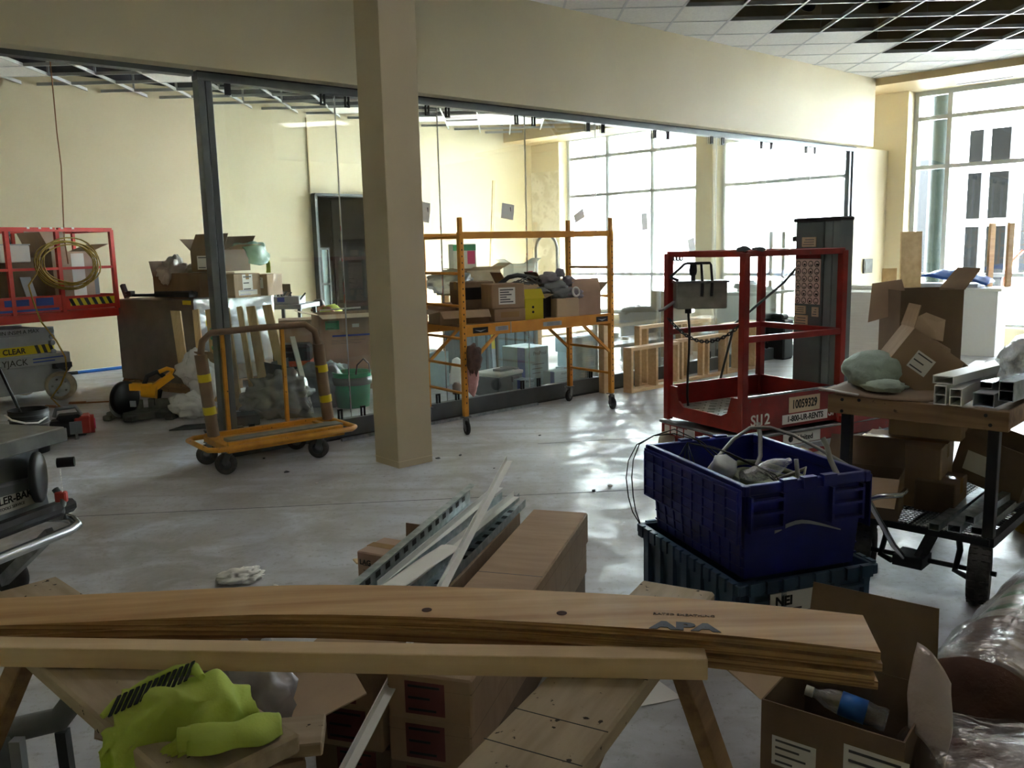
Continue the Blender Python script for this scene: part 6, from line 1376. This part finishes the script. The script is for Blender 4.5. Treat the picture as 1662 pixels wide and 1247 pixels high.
# lime sweatshirt over the left sawhorse
sw = thing('sweatshirt', 'lime yellow sweatshirt with dark stripe print draped over the left sawhorse', 'sweatshirt', (0, 0, 0))
sw_o = MB().sheet([[(-.812, 1.662, .712), (-.742, 1.70, .735), (-.646, 1.65, .765), (-.590, 1.66, .745), (-.537, 1.60, .712)],
    [(-.789, 1.571, .715), (-.684, 1.566, .765), (-.601, 1.539, .785), (-.542, 1.550, .765), (-.491, 1.555, .712)],
    [(-.787, 1.531, .712), (-.693, 1.525, .745), (-.615, 1.508, .768), (-.548, 1.510, .752), (-.506, 1.526, .712)],
    [(-.795, 1.516, .675), (-.719, 1.509, .705), (-.638, 1.486, .735), (-.572, 1.477, .735), (-.535, 1.498, .712)],
    [(-.815, 1.531, .62), (-.746, 1.49, .64), (-.684, 1.472, .665), (-.645, 1.466, .695), (-.603, 1.462, .712)],
    [(-.809, 1.478, .50), (-.744, 1.446, .51), (-.693, 1.451, .53), (-.663, 1.464, .57), (-.632, 1.448, .63)]], 9, .010, 7.5, .012, 3, .026, 3.0).build('body', M['hivis'], sw)
# rolled hem, cuff and neckband
MB().tube([(-.815, 1.57, .718), (-.80, 1.60, .728), (-.76, 1.635, .745), (-.70, 1.655, .765), (-.655, 1.64, .778), (-.625, 1.60, .780)], [.006, .011, .012, .013, .012, .006], 10).build('neckband', M['hivis'], sw)
mb = MB(); cs_ = [Vector(q) for q in ((-.605, 1.458, .726), (-.565, 1.462, .728), (-.525, 1.478, .726), (-.488, 1.505, .718), (-.462, 1.54, .708))]
wd_ = (.030, .036, .030, .036, .022); pd_ = Vector((.35, -.93, 0))
mb.sheet([[c_ + pd_ * (w_ * a_) + Vector((0, 0, w_ * h_ - .004)) for a_, h_ in ((-1.1, 0), (-.75, .5), (0, .72), (.75, .5), (1.1, -.1))] for c_, w_ in zip(cs_, wd_)], 5, .006, 16, .006, 12); mb.build('sleeve', M['hivis'], sw)
MB().lathe([(.012, 0), (.020, .0), (.022, .022), (.016, .024), (.010, .012)], (-.598, 1.455, .737), (-.9, -.3, .0), 16).build('cuff', M['hivis'], sw)
mb = MB()
for k in range(13):
    q = k / 12; x = -.795 + .13 * q; y = 1.575 + .052 * q; z = .728 + .042 * q
    mb.slab([(x, y - .02, z - .004), (x + .006, y - .018, z - .002), (x + .012, y + .016, z + .022), (x + .006, y + .014, z + .02)], .004)
mb.build('stripe_print', M['hivisdk'], sw)

# ------------------------------------------------------------------ right foreground: open box, wrapped rolls
ob = carton('open brown box with shipping labels, holding a water bottle, at lower right', (.915, 2.235, 0), (.37, .34, .36), -38, 'carddk', {'back': 8, 'left': 62}, [('front', .25, .62, .12, .085, 'paper', 4), ('front', .60, .50, .10, .05, 'paper', 3), ('front', .82, .70, .16, .11, 'paper', 4)], False, flap=.22)
solo('foil_flap', MB().sheet([[(1.01, 2.09, .34), (1.02, 2.12, .42), (1.07, 2.19, .53)], [(1.03, 2.02, .33), (1.055, 2.06, .42), (1.09, 2.14, .52)], [(1.04, 1.96, .30), (1.08, 2.0, .39), (1.12, 2.09, .46)]], 6, .012, 8, .003, 4), M['foil'], 'shiny plastic lined flap standing at the right of the open box', 'plastic')
wb = thing('water_bottle', 'small water bottle with blue label lying in the open box', 'bottle', (.93, 2.27, .30), 150, ry=80)
MB().lathe([(0, -.10), (.03, -.10), (.033, -.09), (.03, -.07), (.033, -.05), (.033, .03), (.028, .06), (.014, .09), (.012, .105), (0, .105)], n=22).build('shell', M['bottle'], wb)
MB().lathe([(.0338, -.045), (.0345, -.045), (.0345, .025), (.0338, .025)], n=22).build('label', M['bluepipe'], wb)
MB().cyl((0, 0, .10), (0, 0, .122), .015, 14).build('cap', M['white'], wb)
solo('carton_filler', MB().blob((0, 0, .09), (.15, .13, .12), .35, 2, 95, 3, 0.0), M['black'], 'dark packing filling the bottom of the open box', 'packing', (.915, 2.235, .008), -38)
solo('pale_corner_card', MB().slab([(0, 0, 0), (.07, -.03, 0), (.05, -.02, .09)], .004), M['cardpk'], 'pale cardboard corner poking up behind the plywood stack', 'cardboard', (.78, 2.50, .36), 0)
rl = thing('wrapped_roll', 'large roll in clear plastic with green print at the right edge', 'roll', (1.36, 2.36, .20), 45)
# local x along the roll, going away from the viewer
rng = [(0, -.02), (.10, -.02), (.16, 0), (.185, .05), (.195, .4), (.195, 1.4), (.16, 1.45), (0, 1.45)]
MB().lathe([(r, z) for r, z in rng], (0, 0, 0), (1, 0, 0), 36).build('core', M['greenstuff'], rl)
MB().lathe([(0, -.035), (.11, -.035), (.17, -.01), (.198, .06), (.2, .34)], (0, 0, 0), (1, 0, 0), 36).build('dark_end', M['insul'], rl)
mb = MB(); rows = []
for i in range(9):
    z = -.06 + i * .19; rows.append([(z, (.207 + .01 * (i == 0)) * math.cos(t_), (.207) * math.sin(t_)) for t_ in [math.pi * (-.12 + 1.24 * j / 8) for j in range(9)]])
mb.sheet(rows, 4, .016, 7, .003, 7); mb.build('plastic_wrap', M['filmclear'], rl)
for k in range(5): MB().sheet([[(.42 + .16 * k + .05 * i, .1985 * math.cos(t_), .1985 * math.sin(t_)) for t_ in [.9 + .8 * j / 4 for j in range(5)]] for i in range(2)], 2, 0, 1, .001).build('green_print', M['greenpl'], rl)
r2 = thing('wrapped_bundle', 'clear plastic wrapped brown bundle in the bottom right corner', 'bundle', (1.22, 2.02, 0), -14)
MB().bx(-.20, .30, -.22, .10, 0, .30).build('bundle', M['insul'], r2, .04)
mb = MB(); mb.sheet([[(-.24, -.26, .0), (-.24, -.05, .02), (-.24, .14, .1)], [(-.235, -.25, .22), (-.22, -.05, .30), (-.2, .14, .26)], [(-.12, -.24, .33), (-.1, -.05, .37), (-.1, .13, .33)], [(.1, -.25, .31), (.1, -.05, .35), (.1, .13, .32)], [(.32, -.26, .28), (.33, -.05, .31), (.33, .13, .28)]], 5, .022, 7, .003, 9); mb.build('plastic_wrap', M['filmclear'], r2)
# small things under the lumber
solo('paper_triangle', MB().slab([(.49, 3.05, .003), (.42, 2.82, .003), (.58, 2.87, .003)], .002), M['paper'], 'white triangular paper scrap on the floor by the right sawhorse', 'paper')
carton('open brown box with plastic inside, left of the long cartons', (-.80, 2.22, 0), (.30, .36, .36), 24, 'carddk', {'right': 75, 'back': 35, 'left': 60}, (), False, flap=.2)
solo('clear_bag', MB().blob((0, 0, .10), (.10, .08, .13), .45, 2.1, 97), M['whitefilm'], 'clear plastic bag bulging from the brown box behind the sweatshirt', 'bag', (-.72, 2.15, .34), 0)
solo('worn_plank_end', MB().bx(-.14, .13, -.07, .07, 0, .035), M['sawdust'], 'worn plank lying on the floor boxes behind the left sawhorse end', 'plank', (-.62, 1.99, .393), 8, bevel=.004)
carton('low carton under the worn plank left of the long cartons', (-.66, 1.99, 0), (.22, .22, .39), 20, 'card')
# ------------------------------------------------------------------ pieces that can be picked apart become parts of their own
def split_loose(o):
    me = o.data; n = len(me.vertices); par = list(range(n))
    def find(i):
        while par[i] != i: par[i] = par[par[i]]; i = par[i]
        return i
    for p in me.polygons:
        vs = p.vertices; a = find(vs[0])
        for v in vs[1:]:
            b = find(v)
            if a != b: par[b] = a
    groups = {}
    for p in me.polygons: groups.setdefault(find(p.vertices[0]), []).append(p)
    if len(groups) < 2: return
    for k, ps in enumerate(list(groups.values())):
        ids = sorted({v for p in ps for v in p.vertices}); mp = {v: i for i, v in enumerate(ids)}
        nm = bpy.data.meshes.new(o.name.split('.')[0]); nm.from_pydata([me.vertices[v].co for v in ids], [], [[mp[v] for v in p.vertices] for p in ps])
        nm.polygons.foreach_set('use_smooth', [p.use_smooth for p in ps])
        for m_ in me.materials: nm.materials.append(m_)
        if k == 0: first = nm
        else:
            c = o.copy(); c.data = nm; C.objects.link(c); c.parent = o.parent
    o.data = first
SPLIT = {'runner', 'deck_board', 'stripe', 'axle', 'stand', 'stand_leg', 'tape_wraps', 'white_decal', 'blue_decal', 'handle_rib', 'hand_tools', 'fence', 'tape_scrap', 'loose_cable', 'tray_contents', 'black_mark', 'wheel_nut', 'yellow_cap', 'corridor_side', 'green_stamp', 'knot', 'pencil_line', 'side_light_frame', 'screw'}
STUFF = {'pin_holes', 'punched_hole', 'mesh_deck', 'tread_plate', 'tread', 'warning_pictograms', 'lid_rib', 'rib', 'fittings'}
for o in list(bpy.data.objects):
    b = o.name.split('.')[0]
    if o.type == 'MESH' and o.parent is not None and not o.children:
        if b in SPLIT: split_loose(o)
        elif b in STUFF: o['kind'] = 'stuff'
